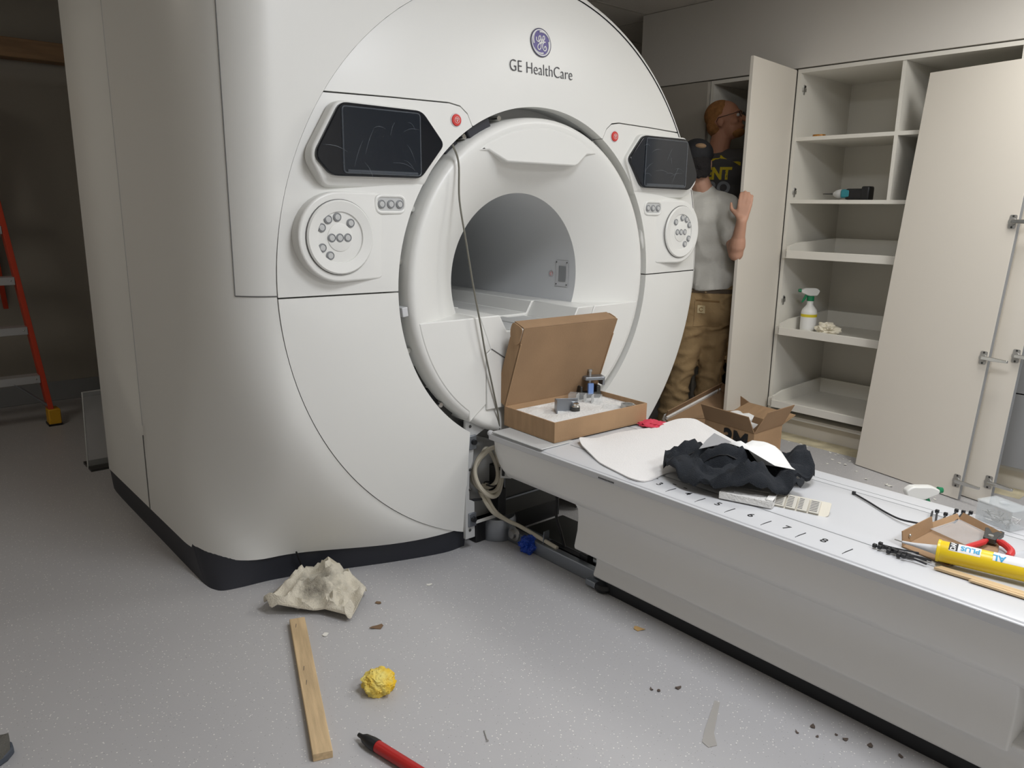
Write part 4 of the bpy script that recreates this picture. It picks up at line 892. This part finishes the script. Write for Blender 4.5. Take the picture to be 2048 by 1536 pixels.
for i in range(4):
    c = part(MB().box(-.070+.031*i, -.043+.031*i, -.005, .036, .003, .009, TL), 'blister', mat('blister_panel', (196,192,180), .35) if i == 0 else bpy.data.materials['blister_panel'], t, bev=.001)
    lm = MB()
    for q in range(7): lm.box(-.068+.031*i, -.048+.031*i-.004*((q*3+i) % 3), .030-q*.005, .0318-q*.005, .009, .0094, TL)
    part(lm, 'panel_print', M['ink'], c, kind='stuff')
# zip ties
zt = mat('zip_tie_black', (34,35,38), .5)
def ziptie(pts, label, r=.0022, head=True, group=None):
    p0 = Vector(pts[0]); t = thing('zip_tie', label, 'zip tie', p0, 0, group)
    P = bez([Vector(p)-p0 for p in pts], 5)
    part(MB().tube(P, r, 6), 'strap', zt, t)
    if head: part(MB().box(-.0045, .0045, -.0045, .0045, -.003, .006), 'head', zt, t, bev=.001)
z = TZ+.004
ziptie([(2.158,.948,z), (2.125,.89,z), (2.085,.825,z), (2.055,.77,z+.004), (2.046,.715,z+.012)], 'single long black zip tie curving across the white table', .0026)
ziptie([(1.861,.737,z), (1.868,.70,z), (1.885,.655,z)], 'black zip tie head pointing left from the near bundle')
for i, (x, y, a) in enumerate([(1.840,.742,.1), (1.836,.728,.35), (1.842,.715,.2), (1.833,.705,.5), (1.846,.70,-.1), (1.838,.69,.25), (1.83,.68,.6), (1.845,.672,.3), (1.826,.667,.15)]):
    L_ = .05+.02*((i*7) % 4)/4
    ziptie([(x, y, z+.002*(i % 3)), (x+.4*L_*math.sin(a)+.004, y-.45*L_, z+.003), (x+L_*math.sin(a), y-L_, z+.001)], 'loose black zip tie in the bundle at the near corner of the cardboard tray', group='bundle of loose zip ties')
for i, (p, q, lab) in enumerate([((2.176,.737), (2.085,.71), 'black zip tie upright at the left behind the cardboard tray'), ((2.184,.728), (2.10,.70), 'black zip tie beside the upright one behind the tray'), ((2.181,.705), (2.11,.688), 'black zip tie with square head, second from left behind the tray'), ((2.232,.696), (2.14,.683), 'grey black zip tie with head reaching furthest behind the tray'), ((2.247,.665), (2.186,.668), 'rightmost black zip tie behind the cardboard tray'), ((2.236,.68), (2.15,.672), 'thin black zip tie between the two right ones behind the tray')]):
    ziptie([(p[0], p[1], z+.006), ((p[0]+q[0])/2, (p[1]+q[1])/2, z+.004), (q[0], q[1], z)], lab, .0026, i != 0)
# cardboard tray with film
t = thing('cardboard_tray', 'shallow cardboard tray with torn flap and clear film under the yellow tube', 'tray', (1.90,.585,TZ+.001))
def tl(P): return [(a-1.90, b-.585) for a, b in P]
part(MB().prism(tl([(1.895,.70), (1.868,.585), (2.03,.53), (2.12,.553), (2.189,.67), (2.06,.69)]), 'z', 0, .003), 'tray_bottom', M['cardin'], t)
def wall(a, b, h, th=.003): return flapquad((a[0]-1.90, a[1]-.585, .003), (b[0]-1.90, b[1]-.585, .003), h, th)
part(wall((1.896,.70), (2.06,.692), (.004,.008,.034)), 'torn_flap', M['card'], t); part(wall((2.06,.692), (2.189,.672), (.004,.010,.014)), 'tray_wall', M['card'], t)
part(wall((2.189,.672), (2.122,.556), (.008,-.004,.020)), 'tray_wall', M['card'], t)
part(MB().ell((.03,.112,.02), (.004,.004,.006), n=10, m=6), 'paper_clip', M['chrome'], t)
part(sheet(tl([(2.04,.69), (2.175,.668), (2.11,.56), (2.0,.57)]), lambda x, y: (x, y, .010+.008*noise.noise(Vector((x*30,y*30,3)))), .0008, .02), 'clear_film', M['film'], t, smooth=80)
# caulk tube
a_, b_ = Vector((1.872,.612,0)), Vector((1.925,.395,0)); d = (b_-a_).normalized()
t = thing('caulk_tube', 'yellow sealant cartridge with white nozzle lying on wood sticks at the right edge', 'tube', (a_.x, a_.y, TZ+.0315), math.atan2(d.y, d.x))
Qx = Matrix(((0,0,1,0),(0,1,0,0),(1,0,0,0),(0,0,0,1)))
ye = mat('sealant_yellow', (232,200,34), .35)
part(MB().lathe([(0,0), (.0235,0), (.0250,.003), (.0250,.222), (.0235,.225), (0,.225)], Qx, 32), 'cartridge', ye, t, smooth=40)
part(MB().lathe([(.0250,.0), (.0262,.001), (.0262,.006), (.0250,.007)], Qx, 32), 'rim', ye, t)
part(MB().lathe([(0,-.075), (.0028,-.075), (.0045,-.05), (.010,-.012), (.012,0), (0,0)], Qx, 20), 'nozzle', M['white2'], t, smooth=50)
part(MB().tube([(-.075,0,0), (-.084,.001,.001), (-.092,-.002,.003)], .0016, 6), 'nozzle_wire', M['steel'], t)
def patch(x0, x1, a0, a1, r, m, name):
    return part(MB().grid(lambda u, v: Vector((x0+(x1-x0)*u, r*math.cos(a0+(a1-a0)*v), r*math.sin(a0+(a1-a0)*v))), 2, 28), name, m, t)
CA = math.radians(110)
wl = patch(.024, .088, CA-.75, CA+.62, .0252, M['paper'], 'paper_label'); patch(.024, .042, CA-.55, CA+.55, .0254, M['blackink'], 'label_block'); patch(.112, .2, CA-.75, CA+.62, .0252, M['paper'], 'paper_label')
def wrap_text(body, x, ang, size, m, sx=1, name='label_lettering', rot=math.pi):
    A_ = basis((1,0,0), (0,1,0), (0,0,0)); o = text(body, name, m, t, Matrix.Rotation(rot, 4, 'Z'), size, .0, sx=sx, bold=.0005)
    bm = bmesh.new(); bm.from_mesh(o.data); bmesh.ops.triangulate(bm, faces=bm.faces[:])
    for _ in range(3): bmesh.ops.subdivide_edges(bm, edges=[e for e in bm.edges if e.calc_length() > .003], cuts=1); bmesh.ops.triangulate(bm, faces=bm.faces[:])
    bm.to_mesh(o.data); bm.free()
    for v in o.data.vertices:
        p = v.co.copy(); aa = ang - p.y/.0256; v.co = Vector((x+p.x, .0259*math.cos(aa), .0259*math.sin(aa)))
cy = mat('label_cyan', (22,150,196), .5)
wrap_text('PLUS', .067, CA+.08, .019, cy, .95); wrap_text('ALEX', .062, CA-.42, .012, cy, .9) if False else None
wrap_text('DAP', .033, CA+.05, .015, M['paper'], .9, rot=-math.pi/2+math.pi)
wrap_text('AL', .124, CA+.25, .022, cy)
part(MB().add([], []), 'x', ye, t) if False else None
for n_, (x, y) in enumerate(((1.845, .50), (1.838, .475))):
    w = thing('wood_shim', ('long pale wood shim under the yellow tube along the table edge', 'second pale wood shim, nearer the table edge below the yellow tube')[n_], 'wood', (x, y, TZ+.0005), math.atan2(-.17,.012), 'wood shims')
    part(MB().prism([(-.10+.05*n_,-.009), (-.09+.05*n_,.010), (.16,.010), (.16,-.012)], 'z', 0, .006-.001*n_), 'shim', M['wood'], w, bev=.0006)
# cutters
t = thing('cutting_pliers', 'red handled diagonal cutters lying open on the table beside the yellow tube', 'pliers', (2.085,.565,TZ+.016), math.radians(8))
rh = mat('red_grip', (196,48,48), .45)
part(MB().tube(bez([(-.012,.004,0), (-.045,.012,.0), (-.085,.030,-.002), (-.11,.036,-.004)], 5), [.005]*3+[.0075]*12+[.006], 10), 'handle', rh, t)
part(MB().tube(bez([(-.002,-.010,0), (-.015,-.032,.0), (-.045,-.052,-.002), (-.075,-.052,-.005)], 5), [.005]*3+[.0085]*12+[.007], 10), 'handle', rh, t)
part(MB().prism(rpoly([(-.018,-.014), (-.018,.014), (.012,.016), (.055,.022), (.058,.014), (.026,.001), (.058,-.012), (.052,-.022), (.012,-.016)], .004), 'z', -.006, .007), 'jaws', M['darksteel'], t, bev=.002)
part(MB().lathe([(0,.010), (.006,.010), (.007,.006)], None, 14), 'pivot', M['steel'], t)
# clear container with screws
boxm = mat('clear_box', (222,228,230), .1, alpha=.26)
t = thing('clear_container', 'clear plastic box of small screws standing at the far right of the table', 'container', (2.265,.595,TZ), math.radians(-20))
for x0, x1, y0, y1 in ((-.035,.035,-.05,-.0485), (-.035,.035,.0485,.05), (-.035,-.0335,-.0485,.0485), (.0335,.035,-.0485,.0485)): part(MB().box(x0, x1, y0, y1, 0, .052), 'container_wall', boxm, t)
part(MB().box(-.0335, .0335, -.0485, .0485, 0, .0015), 'container_floor', M['clear'], t)
part(MB().box(-.036, .036, -.051, .051, .052, .055).prism(arc(0,0,.012,0,6.0,12), 'z', .055, .058), 'container_lid', boxm, t)
sc = MB(); rnd = random.Random(2)
for i in range(40):
    p = Vector((-.028+.056*rnd.random(), -.042+.084*rnd.random(), .005+.014*rnd.random())); q = Vector((rnd.random()-.5, rnd.random()-.5, .3*(rnd.random()-.5))).normalized()*.009
    sc.cap(p-q, p+q, .0012, .0016, 5)
part(sc, 'screws', M['steel'], t, kind='stuff')
solo(MB().cap((-.03,0,.006), (.03,0,.006), .006, .005, 10), 'red_stick', rh, 'short red plastic handle behind the clear container at the right edge', 'handle', (2.275,.515,TZ), 1.0)
# the loose film on the table right of the tube
sp = sheet([(-.06,-.08), (.07,-.06), (.08,.03), (.0,.06), (-.07,.02)], lambda x, y: (x, y, .004+.007*abs(noise.noise(Vector((x*25,y*25,1))))), .0008, .015)
solo(sp, 'plastic_bag', M['film'], 'crinkled clear plastic film lying on the table beside the cutters', 'film', (2.045,.455,TZ+.001), 0, smooth=80)
# ---------------------------------------------------------------- the two men
def blob(mb, vox, name, m, parent, smooth=6, fac=.5):
    me = bpy.data.meshes.new('tmp'); me.from_pydata([tuple(p) for p in mb.v], [], mb.f); finish(me, 0)
    o = bpy.data.objects.new('tmp', me); C.objects.link(o)
    r = o.modifiers.new('r', 'REMESH'); r.mode = 'VOXEL'; r.voxel_size = vox
    if smooth: k = o.modifiers.new('s', 'SMOOTH'); k.iterations = smooth; k.factor = fac
    bpy.context.view_layer.update()
    n = bpy.data.meshes.new_from_object(o.evaluated_get(bpy.context.evaluated_depsgraph_get()))
    bpy.data.objects.remove(o); bpy.data.meshes.remove(me)
    n.transform(Matrix.Translation(-wloc(parent))); n.name = name; n.materials.clear(); n.materials.append(m)
    n.polygons.foreach_set('use_smooth', [True]*len(n.polygons))
    q = bpy.data.objects.new(name, n); return link(q, parent)
def V(*a): return Vector(a)
def wrinkle(o, amp, sc, seed, fine=.3):
    me = o.data; vs = [(v.co.copy(), v.normal.copy()) for v in me.vertices]
    for v, (c, n) in zip(me.vertices, vs):
        q = Vector((c.x*sc[0], c.y*sc[1], c.z*sc[2])) + Vector((seed, seed*2, seed*3))
        h = (1-min(1, abs(noise.noise(q))*4)) - .4 + fine*noise.noise(q*2.7)
        v.co = c + n*h*amp
    me.update()
def over(o, grid_pts, d, off):          # drop points onto a surface along d
    from mathutils.bvhtree import BVHTree
    me = o.data; bv = BVHTree.FromPolygons([v.co for v in me.vertices], [list(p.vertices) for p in me.polygons]); out = []
    d = d.normalized()
    for p in grid_pts:
        h = bv.ray_cast(p, d); out.append((h[0] - d*off) if h[0] is not None else p + d*.3)
    return out
def limb(mb, pts, rs, n=14):
    for i in range(len(pts)-1): mb.cap(pts[i], pts[i+1], rs[i], rs[i+1], n)
def head_shape(mb, c, F, U, s=1.0):
    F = F.normalized(); R_ = F.cross(U).normalized(); U2 = R_.cross(F); B_ = Matrix((F, R_, U2)).transposed()
    P = lambda a, b, c_: c + (F*a + R_*b + U2*c_)*s
    mb.ell(P(-.012,0,.022), (.098*s,.077*s,.092*s), B_, 20, 14)          # skull
    mb.ell(P(.030,0,-.045), (.062*s,.058*s,.066*s), B_, 16, 12)          # jaw
    mb.ell(P(.075,0,-.085), (.020*s,.024*s,.018*s), B_)                  # chin
    mb.cap(P(.088,0,.012), P(.112,0,-.022), .008*s, .014*s)              # nose
    mb.ell(P(.092,0,-.055), (.010*s,.024*s,.008*s), B_); mb.ell(P(.082,0,.028), (.016*s,.05*s,.010*s), B_)
    for k in (-1, 1):
        mb.ell(P(-.008,k*.078,-.012), (.020*s,.008*s,.031*s), B_)        # ears
        mb.ell(P(.058,k*.040,-.025), (.025*s,.022*s,.022*s), B_)
    return P, B_
def eyes(t, P, m):
    w = MB(); b = MB()
    for k in (-1, 1): w.ell(P(.082,k*.031,.008), (.010,.010,.010)); b.ell(P(.0905,k*.031,.008), (.0035,.0045,.0045))
    part(w, 'eyes', M['paper'], t, world=True); part(b, 'irises', M['black'], t, world=True)
def hand(mb, wr, d, pn, s=1.0, curl=.5, side=1, spread=.0):
    """wr wrist, d direction of fingers, pn palm normal"""
    d = d.normalized(); pn = (pn - d*pn.dot(d)).normalized(); w = d.cross(pn)*side
    for k in (-.026,-.009,.009,.026): mb.cap(wr+d*.012+w*k*.7, wr+d*.085*s+w*k, .013, .0115)
    for k, L in ((-.030,.060), (-.010,.075), (.010,.080), (.030,.072)):
        p = wr+d*.088*s+w*k; a1 = curl*.5
        for seg, f, r in ((.45,1,.0092), (.32,2,.0085), (.23,3,.0078)):
            dd = d*math.cos(a1)+pn*math.sin(a1) + w*k*spread; q = p+dd.normalized()*L*seg; mb.cap(p, q, r, r*.94, 10); p = q; a1 += curl
    p = wr+d*.03+w*.030; q = p+(d*.55+w*.65+pn*.3).normalized()*.045; mb.cap(p, q, .0125, .0105); mb.cap(q, q+(d*.85+w*.2+pn*.35).normalized()*.035, .0105, .008)
skin1 = mat('skin', (196,150,126), .55, bump=.05, bscale=120); skin2 = mat('ruddy_skin', (196,140,112), .55, bump=.05, bscale=120)
def torso(mb, pel, neck, ls, rs, F, w=1.0, dep=1.0, infl=0.0, low=-.02):
    F = F.normalized(); U = (neck-pel).normalized(); R_ = F.cross(U).normalized(); F2 = U.cross(R_); B_ = Matrix((F2, R_, U)).transposed()
    at = lambda t, f=0: pel + (neck-pel)*t + F2*f
    i = infl
    for t, a, b, h in ((low, .105, .165, .10), (.18, .102, .155, .12), (.38, .105, .153, .12), (.55, .112, .165, .12), (.70, .112, .175, .11), (.82, .095, .165, .075)):
        mb.ell(at(t), (a*dep+i, b*w+i, h+i*.3), B_, 20, 12)
    mb.cap(ls, at(.86), .052+i, .055+i); mb.cap(rs, at(.86), .052+i, .055+i); mb.cap(at(.80), at(.93), .085+i*.5, .055+i*.4)
    return B_
# ---- man in the white shirt
head, neck, pel = V(3.625,2.655,1.552), V(3.668,2.62,1.428), V(3.722,2.575,.86)
rs, ls = V(3.700,2.488,1.318), V(3.60,2.745,1.352)
re, rw = V(3.602,2.352,1.075), V(3.553,2.300,1.245)
le, lw_ = V(3.72,2.90,1.10), V(3.90,2.84,1.16)
rh_, lh_ = V(3.752,2.525,.80), V(3.665,2.640,.80)
rk, ra = V(3.745,2.545,.46), V(3.725,2.56,.085); lk, la = V(3.618,2.655,.46), V(3.572,2.70,.085)
F1 = V(.88,.45,0); HF = V(.90,.36,.05)
t = thing('person', 'person in white t-shirt, black cap and tan work trousers holding the open cabinet door', 'person', (3.70,2.62,0))
mb = MB(); torso(mb, pel, neck, ls, rs, F1, .92, .92); mb.cap(neck+V(0,0,-.05), head+V(0,0,-.05), .055, .052)
P1, B1_ = head_shape(mb, head, HF, V(.03,0,1), .98)
limb(mb, [rs, re, rw], [.050,.040,.027]); limb(mb, [ls, le, lw_], [.050,.040,.027])
mb.cap(re+(rw-re)*.25, re+(rw-re)*.4, .044, .040)
for h_, k_, a_ in ((rh_, rk, ra), (lh_, lk, la)): limb(mb, [h_, k_, a_], [.088,.058,.042]); mb.cap(a_, a_+V(.11,.05,-.04), .04, .035)
hand(mb, rw, V(.16,-.02,.98), V(.75,.45,.0), .9, .22, 1); hand(mb, lw_, V(1,-.2,.1), V(0,-1,0), 1, .4, 1)
blob(mb, .0065, 'body', skin1, t, 4)
sh = MB(); torso(sh, pel, neck, ls, rs, F1, .95, .98, .014, .12)
sh.cap(pel+V(0,0,.04), pel+V(.0,0,.02), .125, .130); limb(sh, [rs, rs+(re-rs)*.60], [.068,.070]); limb(sh, [ls, ls+(le-ls)*.60], [.068,.070])
st = blob(sh, .011, 'shirt', mat('white_cotton', (214,212,204), .9, bump=.25, bscale=30), t, 10); wrinkle(st, .006, (9,9,5), 3)
for v in st.data.vertices:
    if v.co.z < .865: v.co.z = .865 + (v.co.z-.865)*.06 + .006*math.sin(v.co.y*30)
tr = MB(); U_ = V(0,0,1)
tr.ell(pel+V(0,0,-.04), (.118,.165,.12), B1_); tr.cap(pel+V(-.02,-.07,-.09), pel+V(-.02,-.075,-.13), .085, .085); tr.cap(pel+V(-.03,.06,-.09), pel+V(-.03,.065,-.13), .085, .085)
for h_, k_, a_ in ((rh_, rk, ra), (lh_, lk, la)):
    limb(tr, [h_, h_+(k_-h_)*.5, k_, k_+(a_-k_)*.5, a_+V(0,0,-.045)], [.098,.090,.078,.074,.080])
tan = mat('tan_canvas', (152,127,90), .9, bump=.3, bscale=50, var=.12, scale=7)
pt = blob(tr, .010, 'trousers', tan, t, 8); wrinkle(pt, .012, (6,6,12), 5, .5)
tl_ = V(0,0,0); wt = wloc(t); D1 = F1.normalized(); R1 = V(D1.y, -D1.x, 0)
def patch_on(u0, u1, z0, z1, off, name, m, par, nu=8, nv=8):
    G_ = [pel - D1*.4 + R1*(u0+(u1-u0)*i/nu) + V(0,0,z0+(z1-z0)*j/nv) - wt for i in range(nu+1) for j in range(nv+1)]
    P = over(pt, G_, D1, off); k = nv+1; mb = MB()
    mb.add(P + [p+D1*(off+.004) for p in P], [(i*k+j, (i+1)*k+j, (i+1)*k+j+1, i*k+j+1) for i in range(nu) for j in range(nv)])
    n0 = len(P); ring = [i*k for i in range(nu+1)] + [nu*k+j for j in range(1, nv+1)] + [i*k+nv for i in range(nu-1, -1, -1)] + [j for j in range(nv-1, 0, -1)]
    mb.f += [(ring[i], ring[i]+n0, ring[(i+1) % len(ring)]+n0, ring[(i+1) % len(ring)]) for i in range(len(ring))]
    return part(mb, name, m, par)
patch_on(-.065, .075, -.20, -.045, .0035, 'back_pocket', tan, pt)
patch_on(-.060, .070, -.058, -.050, .0055, 'pocket_hem', mat('tan_thread', (120,92,56), .9), pt, 8, 1)
patch_on(-.050, -.008, -.125, -.082, .006, 'square_patch', mat('tan_patch', (196,178,140), .7), pt, 4, 4)
cp_ = MB(); 
q = over(pt, [pel - D1*.4 + R1*(-.029+.010*math.cos(a)) + V(0,0,-.103+.011*math.sin(a)) - wt for a in [.5+5.2*i/14 for i in range(15)]], D1, .008); cp_.tube(q, .0016, 6)
part(cp_, 'patch_mark', mat('patch_mark_brown', (140,112,66), .8), pt)
patch_on(-.14, .14, -.012, .010, .004, 'belt', mat('dark_belt', (74,60,44), .7), pt, 14, 2)
patch_on(.06, .135, -.40, -.24, .0035, 'leg_pocket', tan, pt)
part(MB().tube([rh_+V(-.03,-.10,.03), rh_+(rk-rh_)*.5+V(-.02,-.10,0), rk+V(-.02,-.085,0), rk+(ra-rk)*.6+V(-.02,-.08,0)], .003, 6), 'side_seam', bpy.data.materials['tan_thread'], pt, world=True)
hr = MB(); hr.ell(P1(-.030,0,.008), (.088,.083,.086), B1_, 20, 14); rnd = random.Random(4)
for i in range(70):
    a = math.pi*(.55+.9*rnd.random()); z = -.075+.10*rnd.random(); hr.ell(P1(-.02+.085*math.cos(a), .080*math.sin(a), z), (.014,.014,.014), n=8, m=6)
blob(hr, .006, 'hair', mat('black_hair', (28,24,24), .85, bump=.8, bscale=120), t, 2)
cp = MB(); cp.ell(P1(-.014,0,.045), (.105,.088,.082), B1_, 24, 14)
cap_ = blob(cp, .007, 'cap', mat('black_cap', (30,30,33), .8), t, 3)
part(MB().prism(rpoly([(.06,-.07), (.16,-.055), (.175,0), (.16,.055), (.06,.07)], .03), 'z', .035, .041, Matrix.Translation(head) @ B1_.to_4x4()), 'cap_brim', bpy.data.materials['black_cap'], cap_, world=True, bev=.002)
part(MB().ell(P1(-.075,.03,.085), (.034,.034,.016), B1_), 'tan_panel', mat('tan_cap_panel', (150,122,92), .8), cap_, world=True)
eyes(t, P1, skin1)
boot = MB()
for a_ in (ra, la): boot.cap(a_+V(-.04,-.02,-.045), a_+V(.15,.065,-.048), .042, .036); boot.cap(a_+V(0,0,.0), a_+V(0,0,-.04), .05, .046)
for n_, a_ in enumerate((ra, la)):
    b_ = MB(); b_.cap(a_+V(-.04,-.02,-.04), a_+V(.15,.065,-.046), .044, .038); b_.cap(a_+V(0,0,.03), a_+V(0,0,-.03), .05, .048)
    b_.v = [V(p.x, p.y, max(p.z, .001)) for p in b_.v]; blob(b_, .009, 'boot', mat('brown_boot', (70,52,40), .7) if n_ == 0 else bpy.data.materials['brown_boot'], t, 3)
# ---- man in the dark shirt
head, neck, pel = V(4.075,2.800,1.815), V(4.065,2.835,1.675), V(4.14,2.79,1.06)
ls, rs = V(4.00,2.99,1.595), V(4.13,2.655,1.595)
re, rw = V(4.24,2.56,1.40), V(4.30,2.58,1.60); le, lw_ = V(4.03,3.02,1.32), V(4.09,2.90,1.18)
rh_, lh_ = V(4.17,2.70,1.0), V(4.13,2.86,1.0); rk, ra = V(4.20,2.665,.60), V(4.24,2.66,.215); lk, la = V(4.19,2.86,.60), V(4.24,2.86,.215)
F2 = V(.93,.36,0); HF = V(.30,-.93,.22)
t = thing('person', 'person with short reddish hair, glasses and dark shirt leaning into the open cabinet', 'person', (4.12,2.80,.12))
mb = MB(); torso(mb, pel, neck, ls, rs, F2, 1.05, 1.0); mb.cap(neck+V(0,0,-.05), head+V(0,.01,-.05), .062, .058)
P2, B2_ = head_shape(mb, head, HF, V(-.05,.2,1), 1.04)
limb(mb, [rs, re, rw], [.055,.045,.032]); limb(mb, [ls, le, lw_], [.055,.045,.032])
for h_, k_, a_ in ((rh_, rk, ra), (lh_, lk, la)): limb(mb, [h_, k_, a_], [.092,.062,.045]); mb.cap(a_, a_+V(.12,0,-.045), .04, .035)
hand(mb, rw, V(.2,.0,1), V(.9,0,0), 1, .3, 1); hand(mb, lw_, V(.5,-.8,-.3), V(.5,0,-.8), 1, .5, 1)
blob(mb, .0065, 'body', skin2, t, 4)
sh = MB(); torso(sh, pel, neck, ls, rs, F2, 1.08, 1.04, .014, .02); limb(sh, [rs, rs+(re-rs)*.75], [.070,.068]); limb(sh, [ls, ls+(le-ls)*.75], [.070,.068]); sh.cap(pel, pel+V(0,0,-.04), .13, .14)
for i in range(5): c = neck+(pel-neck)*(.12+.12*i); sh.cap(c+V(-.09,.14,.0), c+V(-.12,.02,.05), .012, .010)
shirt = blob(sh, .011, 'shirt', mat('charcoal_cotton', (84,82,82), .92, bump=.25, bscale=30), t, 6); wrinkle(shirt, .005, (8,8,5), 9)
tr = MB(); tr.ell(pel+V(0,0,-.06), (.12,.17,.11), B2_)
for h_, k_, a_ in ((rh_, rk, ra), (lh_, lk, la)): limb(tr, [h_, k_, a_+V(0,0,-.03)], [.108,.088,.080])
blob(tr, .011, 'trousers', mat('black_trousers', (34,34,38), .9, bump=.2, bscale=50), t, 5)
for n_, a_ in enumerate((ra, la)):
    b_ = MB(); b_.cap(a_+V(-.05,0,-.05), a_+V(.15,0,-.055), .044, .038); b_.v = [V(p.x, p.y, max(p.z, .123)) for p in b_.v]; blob(b_, .009, 'boot', bpy.data.materials['brown_boot'], t, 3)
hr = MB(); hr.ell(P2(-.026,0,.036), (.094,.0835,.088), B2_, 20, 14); hr.ell(P2(-.055,0,-.02), (.058,.074,.06), B2_, 18, 12)
blob(hr, .006, 'hair', mat('ginger_hair', (176,122,70), .8, bump=.6, bscale=200, var=.25, scale=40), t, 2)
brd = MB(); brd.ell(P2(.055,0,-.082), (.045,.05,.028), B2_)
blob(brd, .006, 'beard', bpy.data.materials['ginger_hair'], t, 2)
gl = MB()
for k in (-1, 1):
    c = P2(.098,k*.034,.010); a, b = B2_.col[1], B2_.col[2]
    gl.tube([c+(a*.022*math.cos(q*.42)+b*.017*math.sin(q*.42)) for q in range(15)], .0016, 6, closed=True)
    gl.tube([P2(.098,k*.057,.018), P2(.04,k*.082,.012), P2(-.015,k*.088,.010), P2(-.028,k*.086,-.008)], .0020, 6)
gl.tube([P2(.100,-.012,.014), P2(.104,0,.016), P2(.100,.012,.014)], .0015, 6)
g_ = part(gl, 'glasses', M['black'], t, world=True)
for k in (-1, 1): part(MB().lathe([(0,0), (.019,0)], basis(B2_.col[1], B2_.col[2], P2(.098,k*.034,.010)), 16), 'lens', M['clear'], g_, world=True)
eyes(t, P2, skin2)
# print on the back of the dark shirt: lettering projected onto the cloth
bpy.context.view_layer.update()
def print_on(mesh_obj, o):
    from mathutils.bvhtree import BVHTree
    me = mesh_obj.data; bv = BVHTree.FromPolygons([v.co for v in me.vertices], [list(p.vertices) for p in me.polygons])
    for v in o.data.vertices:
        hit = bv.ray_cast(v.co, F2.normalized())
        v.co = (hit[0] - F2.normalized()*.002) if hit[0] is not None else v.co
bx_, by_ = V(.36,-.93,0).normalized(), V(.08,.03,1).normalized()
base = V(4.09,2.80,0) - F2.normalized()*.35
yl = mat('print_yellow', (214,190,40), .7); gy = mat('print_grey', (150,152,156), .7)
def ptext(body, u, z, size, m, sx=1.0):
    o = text(body, 'shirt_lettering', m, t, Matrix.Translation(-t.location) @ basis(bx_, by_, base + bx_*u + V(0,0,z)), size, 0, sx=sx, bold=.004)
    bm = bmesh.new(); bm.from_mesh(o.data); bmesh.ops.triangulate(bm, faces=bm.faces[:]); bmesh.ops.subdivide_edges(bm, edges=[e for e in bm.edges if e.calc_length() > .012], cuts=2); bm.to_mesh(o.data); bm.free()
    print_on(shirt, o)
ptext('ENT', -.005, 1.506, .095, yl, .85); ptext('RO', .005, 1.424, .095, gy, .95)
rf = sheet([(-.10,.0), (-.10,.018), (.0,.052), (.115,.012), (.115,-.008), (.0,.034)], lambda x, y: tuple(base + bx_*x + V(0,0,1.562+y) - t.location), 0, .02)
o = part(rf, 'shirt_print', yl, t); print_on(shirt, o)
